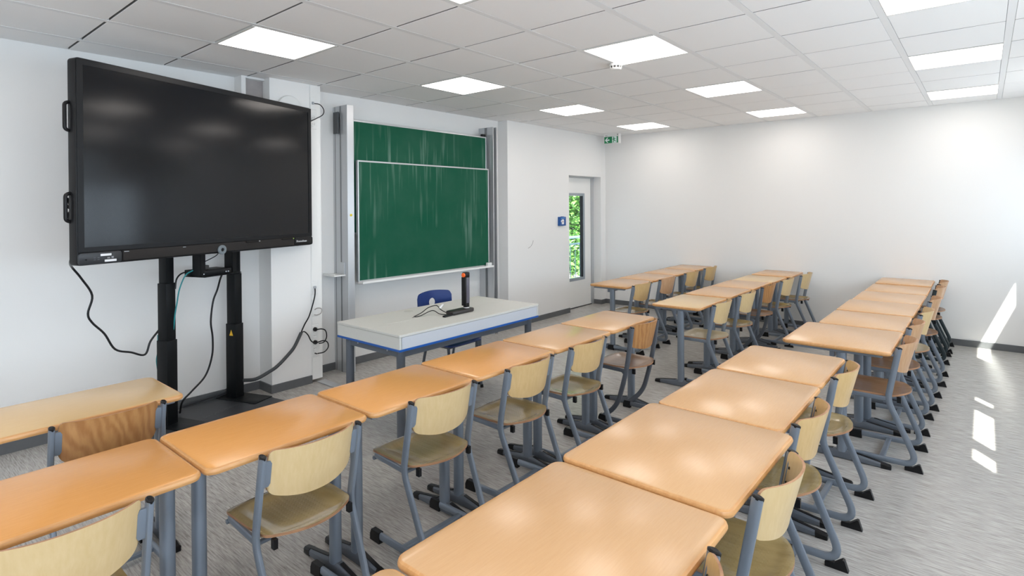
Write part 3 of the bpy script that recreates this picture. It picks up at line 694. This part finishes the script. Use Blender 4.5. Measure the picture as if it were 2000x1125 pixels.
# local: sitter faces +Y
def curved_panel(us, zfun, yfun, th, halfw, hole=None, nz=10):
    """closed curved plate: u in [-1,1], zfun(u)->(z0,z1), yfun(u,z)->y of the outer face"""
    bm = B(); grid = {}
    for i, u in enumerate(us):
        z0, z1 = zfun(u)
        for j in range(nz+1):
            z = z0+(z1-z0)*j/nz
            for s in (0, 1): grid[i, j, s] = bm.verts.new((u*halfw, yfun(u, z)+(th if s else 0), z))
    n = len(us)
    def cell(i, j): return hole is None or not hole(i, j)
    for i in range(n-1):
        for j in range(nz):
            if not cell(i, j): continue
            bm.faces.new((grid[i,j,0], grid[i+1,j,0], grid[i+1,j+1,0], grid[i,j+1,0])).material_index = 0
            bm.faces.new((grid[i,j,1], grid[i,j+1,1], grid[i+1,j+1,1], grid[i+1,j,1])).material_index = 0
            for (a, b), (ni, nj) in (((( i,j),(i+1,j)), (i,j-1)), (((i,j+1),(i+1,j+1)), (i,j+1)), (((i,j),(i,j+1)), (i-1,j)), (((i+1,j),(i+1,j+1)), (i+1,j))):
                out = ni < 0 or nj < 0 or ni >= n-1 or nj >= nz or not cell(ni, nj)
                if out:
                    f = bm.faces.new((grid[a[0],a[1],0], grid[b[0],b[1],0], grid[b[0],b[1],1], grid[a[0],a[1],1])); f.material_index = 1
    for v in [v for v in bm.verts if not v.link_faces]: bm.verts.remove(v)
    return bm
us = [-1+2*i/28 for i in range(29)]
def tcz(u):
    a = abs(u); return (.52+.02*a, .885-.02*a*a-(.035*max(0, (a-.86)/.14)**2))
bm = curved_panel(us, tcz, lambda u, z: -.19-.06*(z-.5)-.045*(1-u*u)*-1*-1, .012, .215, None, 22)
# oval grip hole: cut the faces, then round the rim onto the ellipse
hx, hz, ha, hb = 0.0, .775, .043, .040
kill = [f for f in bm.faces if ((f.calc_center_median().x-hx)/ha)**2+((f.calc_center_median().z-hz)/hb)**2 < 1]
bmesh.ops.delete(bm, geom=kill, context='FACES')
rim = set()
for e in bm.edges:
    if len(e.link_faces) == 1: rim.update(e.verts)
for v in rim:
    dx, dz = v.co.x-hx, v.co.z-hz
    if abs(dx) < .09 and abs(dz) < .09:
        k = 1/math.sqrt((dx/ha)**2+(dz/hb)**2); v.co.x = hx+dx*k; v.co.z = hz+dz*k
es = [e for e in bm.edges if len(e.link_faces) == 1]
try: bmesh.ops.bridge_loops(bm, edges=es)
except Exception: pass
obj('backrest', bm, [blue_pl, blue_pl], tc_, 50)
bm = B(); slab(bm, -.21, .21, -.17, .22, .445, .460, .05, .006, 5); obj('seat', bm, blue_pl, tc_)
for s in (-1, 1):
    bm = B(); pth = fillet([(s*.17, -.195, .60), (s*.17, -.185, .47), (s*.17, -.17, .43), (s*.17, .16, .43)], .04); sweep(bm, pth, .011, 8); obj('back_tube', bm, darksteel_m, tc_)
    bm = B(); pth = fillet([(s*.185, .16, .432), (s*.20, .20, .02)], .02); sweep(bm, pth, .0125, 8); l1 = obj('leg', bm, darksteel_m, tc_)
    bm = B(); pth = fillet([(s*.185, -.12, .432), (s*.20, -.21, .02)], .02); sweep(bm, pth, .0125, 8); l2 = obj('leg', bm, darksteel_m, tc_)
    for l, y in ((l1, .202), (l2, -.214)):
        bm = B(); cyl(bm, (s*.2005, y, 0), (s*.2005, y, .028), .016, .014, 12); obj('foot_cap', bm, blackp, l)
bm = B(); cyl(bm, (-.185, .15, .432), (.185, .15, .432), .0125, n=10); cyl(bm, (-.185, -.12, .432), (.185, -.12, .432), .0125, n=10); obj('seat_frame', bm, darksteel_m, tc_)

# ---------------------------------------------------------------- small wall things
ex = thing('exit_sign', 'green and white emergency exit sign hanging from the ceiling in the far corner', 'sign', (8.10, 4.74, 2.70))
bm = B(); box(bm, -.012, .012, -.135, .135, 0, .120); bevel_all(bm, .002, 1); obj('sign_body', bm, white_m, ex, 0)
bm = B(); box(bm, -.02, .045, -.152, -.135, -.002, .156); bevel_all(bm, .003, 1); box(bm, -.012, .03, -.135, .135, .120, .156); obj('bracket', bm, white_m, ex, 0)
bm = B(); box(bm, -.0135, -.0118, -.128, .128, .006, .113); fc = obj('sign_face', bm, green_e, ex, 0)
bm = B(); box(bm, -.0145, -.0130, -.105, -.020, .008, .111); obj('pictogram_door', bm, signw, fc, 0)
def flat(pts, x0=-.0155, x1=-.0140):       # extruded polygon in the sign's own plane; first coordinate runs to the viewer's right
    bm = B(); loft(bm, [[(x0, -y, z) for y, z in pts], [(x1, -y, z) for y, z in pts]]); return bm
bm = flat([(-.115,.058),(-.072,.100),(-.052,.100),(-.083,.068),(-.030,.068),(-.030,.048),(-.083,.048),(-.052,.018),(-.072,.018)])
obj('arrow', bm, signw, fc, 0)
bm = B()
X0 = -.0165
def limb(pts, r): sweep(bm, [(X0, -a, b) for a, b in pts], r, 6)
lathe(bm, [(.0085, X0), (.0085, X0+.002)], 14, 'X', (0, -.048, .097))
limb([(.058,.085),(.052,.060)], .0095); limb([(.056,.084),(.036,.070),(.030,.058)], .0042); limb([(.060,.086),(.076,.080),(.084,.066)], .0042)
limb([(.054,.060),(.068,.042),(.090,.034)], .0055); limb([(.052,.060),(.046,.036),(.040,.014)], .0055)
obj('running_figure', bm, green_e, fc)
bm = B(); box(bm, -.0135, -.0118, -.126, -.112, .132, .146); obj('indicator', bm, blackp, ex, 0)
bm = B(); 
for k in range(4): box(bm, -.0135, -.0118, .070+.011*k, .077+.011*k, .126, .134)
obj('small_print', bm, dark_gap, ex, 0)
sdx = thing('smoke_detector', 'round white smoke detector on the ceiling beside a light panel', 'smoke detector', (4.10, 2.355, ZC-.001))
bm = B(); lathe(bm, [(.050, 0), (.055, -.008), (.055, -.022), (.046, -.024)], 32); obj('base', bm, white_m, sdx)
bm = B(); lathe(bm, [(.044, -.024), (.044, -.040)], 32); lab(obj('sensor_chamber', bm, plain('dark_vent', (.05, .05, .05), .7), sdx), 'dark vent slots')
bm = B(); lathe(bm, [(.0465, -.040), (.050, -.044), (.042, -.052), (.015, -.055)], 32)
for k in range(10):
    a = 2*PI*k/10; cyl(bm, (.0455*math.cos(a), .0455*math.sin(a), -.022), (.0455*math.cos(a), .0455*math.sin(a), -.042), .004, n=6)
obj('cap', bm, white_m, sdx)
pb = thing('plaster_dispenser', 'small blue wall box with a white emblem left of the door', 'dispenser', (7.06, 5.03, 1.44))
bm = B(); box(bm, -.085, .085, -.035, 0, -.068, .068); box(bm, -.015, .03, -.035, 0, .068, .074); bevel_all(bm, .003, 1); bx_ = obj('box', bm, plain('box_blue', (.0, .075, .30), .4), pb, 0)
bm = B(); box(bm, -.030, .030, -.0365, -.0345, -.045, .030); lathe(bm, [(.014, -.0365), (.014, -.0345)], 16, 'Y', (-.036, 0, .004)); em = obj('emblem', bm, paper_m, bx_, 0)
bm = B(); lathe(bm, [(.010, -.0372), (.010, -.036)], 12, 'Y', (0, 0, -.006)); obj('red_spot', bm, plain('red_brown', (.35, .03, .03), .5), em, 0)
bm = B(); box(bm, -.045, .055, -.0365, -.0345, .044, .056); obj('title_strip', bm, plain('light_blue_print', (.15, .38, .75), .5), bx_, 0)

# ---------------------------------------------------------------- ceiling light panels
def lname(u, v):
    names = {(0,0):'square ceiling light panel above the large display', (3,0):'square ceiling light panel above the chalkboard', (6,0):'third light panel of the row along the chalkboard wall', (9,0):'light panel nearest the exit sign in the far corner',
             (0,3):'light panel of the middle ceiling row cut off by the top edge', (3,3):'square ceiling light panel next to the smoke detector', (6,3):'middle ceiling row light panel between smoke detector and far wall', (9,3):'middle ceiling row light panel nearest the far wall',
             (0,6):'light panel above and behind the camera on the window side', (3,6):'window-side ceiling light panel cut by the top right edge', (6,6):'window-side light panel second nearest the far wall', (9,6):'window-side light panel nearest the far wall',
             (-3,0):'ceiling light panel behind the camera on the chalkboard side', (-3,3):'ceiling light panel behind the camera in the middle row', (-3,6):'ceiling light panel behind the camera by the windows'}
    if (u, v) not in names: return '%s added ceiling light panel of the %s row behind the camera' % ('rearmost' if u == -9 else 'second rearmost', {0: 'chalkboard-side', 3: 'middle', 6: 'window-side'}[v])
    return names[(u, v)]
lx0, lx1 = .027, .027+.571; ly1, ly0 = -.0251, -.0251-.5755
first = None
for u, v in lights:
    loc = (GX0+PX*u, GY0-PY*v, ZC)
    if first is None:
        first = thing('ceiling_light', lname(u, v), 'ceiling light', loc, 0, 'square ceiling light panels')
        bm = B()
        a0, a1, b0, b1 = .005, PX-.005, -PY+BW, -BW
        for q in ((a0, lx0, b0, b1), (lx1, a1, b0, b1), (lx0, lx1, b0, ly0), (lx0, lx1, ly1, b1)): box(bm, q[0], q[1], q[2], q[3], -.003, .010)
        obj('frame', bm, white_m, first, 0)
        bm = B(); box(bm, lx0, lx1, ly0, ly1, -.0015, .008); obj('diffuser', bm, lamp_e, first, 0)
    else: dup(first, loc, 0, lname(u, v))

# ---------------------------------------------------------------- pupil tables
def make_table(L, D, H, top, label, loc, basket=False):
    t = thing('school_table', label, 'table', loc, 0, 'wood-topped school tables')
    bm = B(); slab(bm, 0, L, 0, D, H-.026, H, .042, .011, 7, side=1)
    obj('table_top', bm, [top, edge_a], t)
    yc = D/2-.04
    for x in (.050, L-.050):
        bm = B(); p = [Vector((x, yc, .045)), Vector((x, yc, H-.045))]
        loft(bm, [[(x+.024*math.copysign(abs(math.cos(2*PI*k/20))**.85, math.cos(2*PI*k/20)), yc+.031*math.copysign(abs(math.sin(2*PI*k/20))**.85, math.sin(2*PI*k/20)), z) for k in range(20)] for z in (.045, H-.045)])
        lg = obj('leg', bm, steel_m, t)
        # cast T foot: thick at the column, tapering to both ends
        y0, y1 = yc-(.27 if D > .55 else .22), yc+(.25 if D > .55 else .25)
        bm = B(); secs = [(y0, .014, .022), (y0+.02, .017, .027), (yc-.05, .023, .056), (yc+.05, .023, .056), (y1-.02, .017, .027), (y1, .014, .022)]
        rings = [[(x-a, y, .006), (x+a, y, .006), (x+a, y, h*.75), (x+a*.6, y, h), (x-a*.6, y, h), (x-a, y, h*.75)] for y, a, h in secs]
        loft(bm, rings); ft = obj('foot', bm, darksteel_m, t)
        for sec in (secs[1:3], secs[3:5][::-1]):
            (ya_, a0_, h0_), (yb_, a1_, h1_) = sec
            bm = B(); loft(bm, [[(x-.009, y, h-.004), (x+.009, y, h-.004), (x+.009, y, h+.0035), (x-.009, y, h+.0035)] for y, h in ((ya_, h0_), (yb_, h1_))])
            obj('foot_cover', bm, blackp, ft, 0)
        for yy, sg in ((y0, 1), (y1, -1)):
            bm = B(); rings = [[(x-a, y, .0), (x+a, y, .0), (x+a, y, h*.75), (x+a*.6, y, h), (x-a*.6, y, h), (x-a, y, h*.75)] for y, a, h in ((yy-sg*.006, .013, .020), (yy, .0175, .027), (yy+sg*.050, .0195, .035))]
            loft(bm, rings); obj('foot_cap', bm, blackp, ft)
        bm = B(); box(bm, x-.018, x+.018, .05, D-.05, H-.045, H-.026); bevel_all(bm, .002, 1); obj('bearer', bm, steel_m, t, 0)
    for y in (yc-.015+.07,):
        bm = B(); box(bm, .06, L-.06, y-.012, y+.018, H-.085, H-.045); bevel_all(bm, .002, 1); obj('cross_rail', bm, steel_m, t, 0)
    # wire book basket under the top
    if not basket: return t
    bm = B(); zz = H-.125
    ya, yb = yc+.03, D-.10
    for y in [ya+(yb-ya)*i/3 for i in range(4)]:
        sweep(bm, fillet([(.10, y, H-.03), (.10, y, zz), (L-.10, y, zz), (L-.10, y, H-.03)], .02, 3), .0028, 5)
    for x in (.13, L/2, L-.13): sweep(bm, [(x, ya-.01, zz), (x, yb+.01, zz)], .0028, 5)
    obj('book_basket', bm, steel_m, t)
    return t
T1r = [('A', -.01, .803, 2.105, 2.605, top_a, 'orange beech table at the bottom left edge of the photo'),
       ('B', .81, 1.49, 2.105, 2.600, top_a, 'orange beech table in front of the display stand, second in the front row'),
       ('C', 1.50, 2.162, 2.10, 2.59, top_a, 'orange beech table third in the front row, near the desk corner'),
       ('D', 2.170, 2.893, 2.10, 2.59, top_a, 'beech table fourth in the front row, before the teacher desk middle'),
       ('E', 2.90, 3.588, 2.10, 2.59, top_b, 'beech table fifth in the front row, before the right part of the desk'),
       ('F', 3.595, 4.29, 2.10, 2.59, top_b, 'last table of the front row, with the brown curved-leg chair')]
for k, x0, x1, y0, y1, m, l in T1r: make_table(x1-x0, y1-y0, .755, m, l, (x0, y0, 0))
make_table(.80, .49, .755, top_c, 'pale sand-coloured table alone against the display wall at the left edge', (.285, 3.065, 0))
NR = [(.165, .915, .585, 1.215, .740, 'beech table corner showing at the bottom edge of the photo'),
      (.925, 1.680, .580, 1.222, .745, 'largest table in the foreground, touching the bottom edge'),
      (1.690, 2.440, .588, 1.222, .750, 'second whole table of the foreground row, with a bright corner sheen'),
      (2.452, 3.180, .640, 1.205, .745, 'third whole table of the foreground row'),
      (3.190, 3.865, .645, 1.200, .745, 'far end table of the foreground row')]
for x0, x1, y0, y1, h, l in NR: make_table(x1-x0, y1-y0, h, top_b, l, (x0, y0, 0), True)
G3 = [(4.155, 4.905, .450, 1.092, .745, 'wide table jutting out at the near end of the window-side back row'),
      (4.915, 5.600, .450, 1.02, .745, 'second table of the window-side back row'),
      (5.608, 6.310, .450, 1.02, .747, 'third table of the window-side back row'),
      (6.320, 7.000, .450, 1.01, .745, 'fourth table of the window-side back row'),
      (7.010, 7.700, .450, 1.005, .745, 'fifth table of the window-side back row, just before a visible edge'),
      (7.710, 8.350, .455, .995, .752, 'last table of the window-side back row against the far wall')]
for x0, x1, y0, y1, h, l in G3: make_table(x1-x0, y1-y0, h, top_b, l, (x0, y0, 0))
G2 = [(4.895, 5.625, 1.975, 2.45, .745, top_c, 'pale sand-coloured table at the near end of the middle back row'),
      (5.640, 6.350, 1.965, 2.44, .750, top_b, 'second table of the middle back row'),
      (6.360, 7.020, 1.955, 2.435, .750, top_b, 'third table of the middle back row, by the orange-brown chair'),
      (7.030, 7.690, 1.94, 2.42, .747, top_c, 'pale sand-coloured table second from the far wall in the middle row'),
      (7.700, 8.350, 1.90, 2.40, .753, top_b, 'last table of the middle back row against the far wall')]
for x0, x1, y0, y1, h, m, l in G2: make_table(x1-x0, y1-y0, h, m, l, (x0, y0, 0))
G1 = [(5.680, 6.375, 3.14, 3.645, .745, 'nearest table of the row by the door'),
      (6.385, 7.050, 3.145, 3.65, .747, 'second table of the row by the door'),
      (7.060, 7.700, 3.15, 3.65, .749, 'third table of the row by the door'),
      (7.710, 8.350, 3.15, 3.65, .751, 'last table of the row by the door, against the far wall')]
for x0, x1, y0, y1, h, l in G1: make_table(x1-x0, y1-y0, h, top_b, l, (x0, y0, 0))

# ---------------------------------------------------------------- pupil chairs (sitter faces +Y, origin at the rear foot line)
def make_chair(kind, back_m, sm, frame_m, label, HW=.207):
    c = thing('school_chair', label, 'chair', (0, 0, 0), 0, 'stackable wooden school chairs')
    xr = HW-.012
    for s in (-1, 1):
        if kind == 'z':
            pth = fillet([(s*HW, .112, .762), (s*HW, .174, .425), (s*xr, .010, .040), (s*xr, .40, .036)], [.05, .095], 8)
            runner_end = (s*xr, .40, .036)
        else:
            pth = fillet([(s*HW, .105, .762), (s*HW, .150, .44), (s*HW, .235, .15), (s*xr, .375, .034), (s*xr, .06, .034)], [.25, .16, .03], 7)
        bm = B(); sweep_planar(bm, pth, .0112, .0185, 12, .75); fr = obj('side_frame', bm, frame_m, c)
        # cap in the open tube end
        d = (pth[0]-pth[1]).normalized(); cp_ = [pth[0]-d*.004, pth[0]+d*.004, pth[0]+d*.007]
        bm = B(); rings = []
        for p, k in zip(cp_, (1.0, 1.02, .7)):
            rings.append([tuple(p+Vector((1,0,0))*.0114*k*math.cos(2*PI*q/12)+Vector((0,-d.z,d.y))*.0190*k*math.sin(2*PI*q/12)) for q in range(12)])
        loft(bm, rings); obj('end_cap', bm, blackp, fr)
        # wedge foot at the rear, sleeve foot at the front
        bm = B(); w = .013
        if kind == 'z':
            prof = [(-.012, 0), (.085, 0), (.085, .020), (.045, .026), (.012, .052), (.004, .050)]
        else:
            prof = [(.03, 0), (.10, 0), (.10, .018), (.04, .036), (.03, .034)]
        loft(bm, [[(s*xr-w, y, z) for y, z in prof], [(s*xr+w, y, z) for y, z in prof]]); obj('rear_foot', bm, blackp, fr, 0)
        bm = B(); f0, f1 = (.375, .452) if kind == 'z' else (.34, .405)
        loft(bm, [[(s*xr-w, y, z) for y, z in ((f0, 0), (f1, 0), (f1, .030), (f1-.012, .056), (f0, .056))], [(s*xr+w, y, z) for y, z in ((f0, 0), (f1, 0), (f1, .030), (f1-.012, .056), (f0, .056))]]); obj('front_foot', bm, blackp, fr, 0)
        # backrest bracket
        bm = B(); pts = [(s*(HW-.010), .148, .745-.01), (s*(HW-.010), .172, .640)]
        y_at = lambda z: .112+(.762-z)/(.762-.425)*.062
        for z0, z1 in ((.640, .742),):
            rings = []
            for z in (z0, z0+.012, z1-.012, z1):
                e = .006 if z in (z0, z1) else 0
                y = y_at(z)
                rings.append([(s*(HW-.008), y-.010+e*.4, z), (s*(HW-.008), y+.004, z), (s*(HW-.034+e), y+.004, z), (s*(HW-.034+e), y-.010+e*.4, z)])
            loft(bm, rings)
        obj('back_bracket', bm, frame_m, c)
        # seat rail from the bend forwards
        bm = B(); rail = fillet([(s*(HW-.002), .165, .428), (s*(HW-.010), .30, .429), (s*(HW-.018), .425, .428), (s*(HW-.045), .452, .428)], .03, 3)
        sweep_planar(bm, rail, .009, .0145, 10, .7); obj('seat_rail', bm, frame_m, c)
        bm = B(); box(bm, s*(HW-.045)-.008, s*(HW-.045)+.008, .105, .128, .405, .442); obj('stacking_buffer', bm, blackp, c, 0)
    if kind == 'z':
        bm = B(); slab(bm, -xr, xr, .195, .225, .028, .046, .004, .003, 2); obj('cross_bar', bm, frame_m, c)
    bm = B(); cyl(bm, (-HW+.01, .43, .412), (HW-.01, .43, .412), .010, n=10); obj('seat_cross_tube', bm, frame_m, c)
    bm = B(); cyl(bm, (-HW+.01, .19, .410), (HW-.01, .19, .410), .010, n=10); obj('seat_cross_tube', bm, frame_m, c)
    # seat
    nx, ny = 20, 20; top = []; bot = []
    def outline(v):            # half width at depth v (0 rear .. 1 front)
        rear = 1-max(0, (.16-v)/.16)**2.2*.24
        front = 1-max(0, (v-.84)/.16)**2.4*.24
        return (.183+.012*min(1, v/.45))*rear*front
    bm = B()
    for j in range(ny+1):
        v = j/ny; hwid = outline(v)
        rowt, rowb = [], []
        for i in range(nx+1):
            u = -1+2*i/nx
            y = .105+.375*v - .042*(1-u*u)*(1-v)**3 + .006*(1-u*u)*v**4
            dish = -.017*max(0, 1-(abs(u)/.82)**5)*max(0, 1-(abs(v-.46)/.41)**5)
            roll = -.016*max(0, (v-.82)/.18)**2 + .004*max(0, (.12-v)/.12)
            z = .453+dish+roll
            rowt.append(bm.verts.new((u*hwid, y, z))); rowb.append(bm.verts.new((u*hwid, y, z-.011)))
        top.append(rowt); bot.append(rowb)
    for j in range(ny):
        for i in range(nx):
            bm.faces.new((top[j][i], top[j][i+1], top[j+1][i+1], top[j+1][i])); bm.faces.new((bot[j][i], bot[j+1][i], bot[j+1][i+1], bot[j][i+1]))
    for j in range(ny):
        for i in (0, nx): f = bm.faces.new((top[j][i], top[j+1][i], bot[j+1][i], bot[j][i])); f.material_index = 1
    for i in range(nx):
        for j in (0, ny): f = bm.faces.new((top[j][i], top[j][i+1], bot[j][i+1], bot[j][i])); f.material_index = 1
    obj('seat', bm, [sm, ply_edge], c, 60)
    # backrest
    us = [-1, -.99, -.97, -.94, -.90]+[-.85+1.7*i/20 for i in range(21)]+[.90, .94, .97, .99, 1]
    def bz(u):
        a = abs(u); t = max(0, (a-.90)/.10); zt = .780+.006*(1-a*a)-.024*(1-math.sqrt(max(0, 1-t*t)))
        q = max(0, (a-.84)/.16); zb = .576+.034*a*a+.038*(1-math.sqrt(max(0, 1-q*q)))
        return zb, zt
    def by(u, z):
        y = .112+(.762-z)/(.762-.425)*.062
        return y+.001-(.064+.08*max(0, z-.60))*(1-abs(u)**2.4)
    bm = curved_panel(us, bz, by, .009, HW-.023, None, 8)
    bk = obj('backrest', bm, [back_m, ply_edge], c, 50)
    for s in (-1, 1):
        for z in (.665, .720):
            bm = B(); y = by(s*.90, z)+.009
            lathe(bm, [(.005, y-.001), (.005, y+.002), (.003, y+.003)], 10, 'Y', (s*(HW-.027)*.90, 0, z)); obj('screw', bm, blackp, bk)
    return c
protos = {}
def chair(kind, bm_, sm, fm, x, ytop, label, rz=0.0):
    key = (kind, bm_.name, sm.name, fm.name)
    loc = (x+math.sin(rz)*.11, ytop-.112, 0)
    if key not in protos:
        c = make_chair(kind, bm_, sm, fm, label); protos[key] = c; c.location = loc; c.rotation_euler = (0, 0, rz)
    else: c = dup(protos[key], loc, rz, label)
    return c
SM, SB, SC = seat_m, seat_b, seat_c
chair('z', maple, SM, steel_m, .405, 2.03, 'pale maple school chair cut off by the bottom left corner of the photo')
chair('z', maple, SM, steel_m, 1.185, 2.05, 'pale maple chair with a glossy olive seat at the second front-row table', .02)
chair('z', maple, SM, steel_m, 1.893, 2.06, 'pale maple chair with an olive seat, third in the front row from the left', -.02)
chair('z', maple2, SM, steel_m, 2.563, 2.05, 'honey maple chair, fourth in the front row, before the teacher desk')
chair('z', maple2, SM, steel_m, 3.18, 2.045, 'honey maple chair left of the brown curved-leg chair in the front row')
chair('c', beech, SB, darksteel_m, 3.965, 2.04, 'brown beech chair with curved legs at the end of the front row')
chair('z', beech, SB, steel_m, .760, 3.005, 'brown beech chair with bold grain at the table beside the display')
chair('z', maple2, SM, steel_m, 1.255, .553, 'chair mostly hidden by the foreground table at the bottom edge, only its back tip showing')
chair('z', maple, SM, steel_m, 2.025, .548, 'nearest pale chair with a shiny curved back on the window side of the foreground row')
chair('z', maple2, SM, steel_m, 2.713, .603, 'second pale chair of the foreground row, window side')
chair('z', maple2, SM, steel_m, 3.516, .608, 'third pale chair, at the far end of the foreground row')
chair('z', beech2, SB, steel_m, 4.455, .418, 'rosy beech chair with a brown seat, nearest in the window-side back row')
chair('z', beech2, SB, steel_m, 5.17, .425, 'rosy beech chair second in the window-side back row, behind the nearest one')
chair('z', maple, SC, steel_m, 5.82, .405, 'pale yellowish chair third in the window-side back row')
chair('z', beech2, SB, steel_m, 6.60, .39, 'rosy beech chair fourth in the window-side back row')
chair('z', beech2, SB, steel_dk, 7.50, .40, 'rosy beech chair with dark legs, second from the far wall on the window side')
chair('z', beech2, SB, steel_dk, 8.06, .395, 'rosy beech chair with dark legs, right by the far wall')
chair('z', maple2, SM, steel_m, 5.90, 3.06, 'honey maple chair nearest in the row by the door')
chair('z', beech2, SM, steel_m, 6.545, 3.045, 'slightly browner chair second in the row by the door')
chair('z', maple2, SM, steel_m, 7.33, 3.06, 'honey maple chair third in the row by the door')
chair('z', maple2, SM, steel_m, 8.05, 3.08, 'honey maple chair last in the row by the door, at the far wall')
chair('z', maple, SC, steel_m, 5.235, 1.895, 'pale chair with a light seat at the near end of the middle back row', .03)
chair('z', maple, SM, steel_m, 5.915, 1.885, 'pale chair second in the middle back row')
chair('c', beech, SB, darksteel_m, 6.63, 1.885, 'orange-brown beech chair with curved legs in the middle back row')
chair('z', maple, SM, steel_m, 7.28, 1.85, 'pale chair fourth in the middle back row, beyond the orange-brown one')
chair('z', maple, SM, steel_m, 7.98, 1.80, 'pale chair at the far wall end of the middle back row')
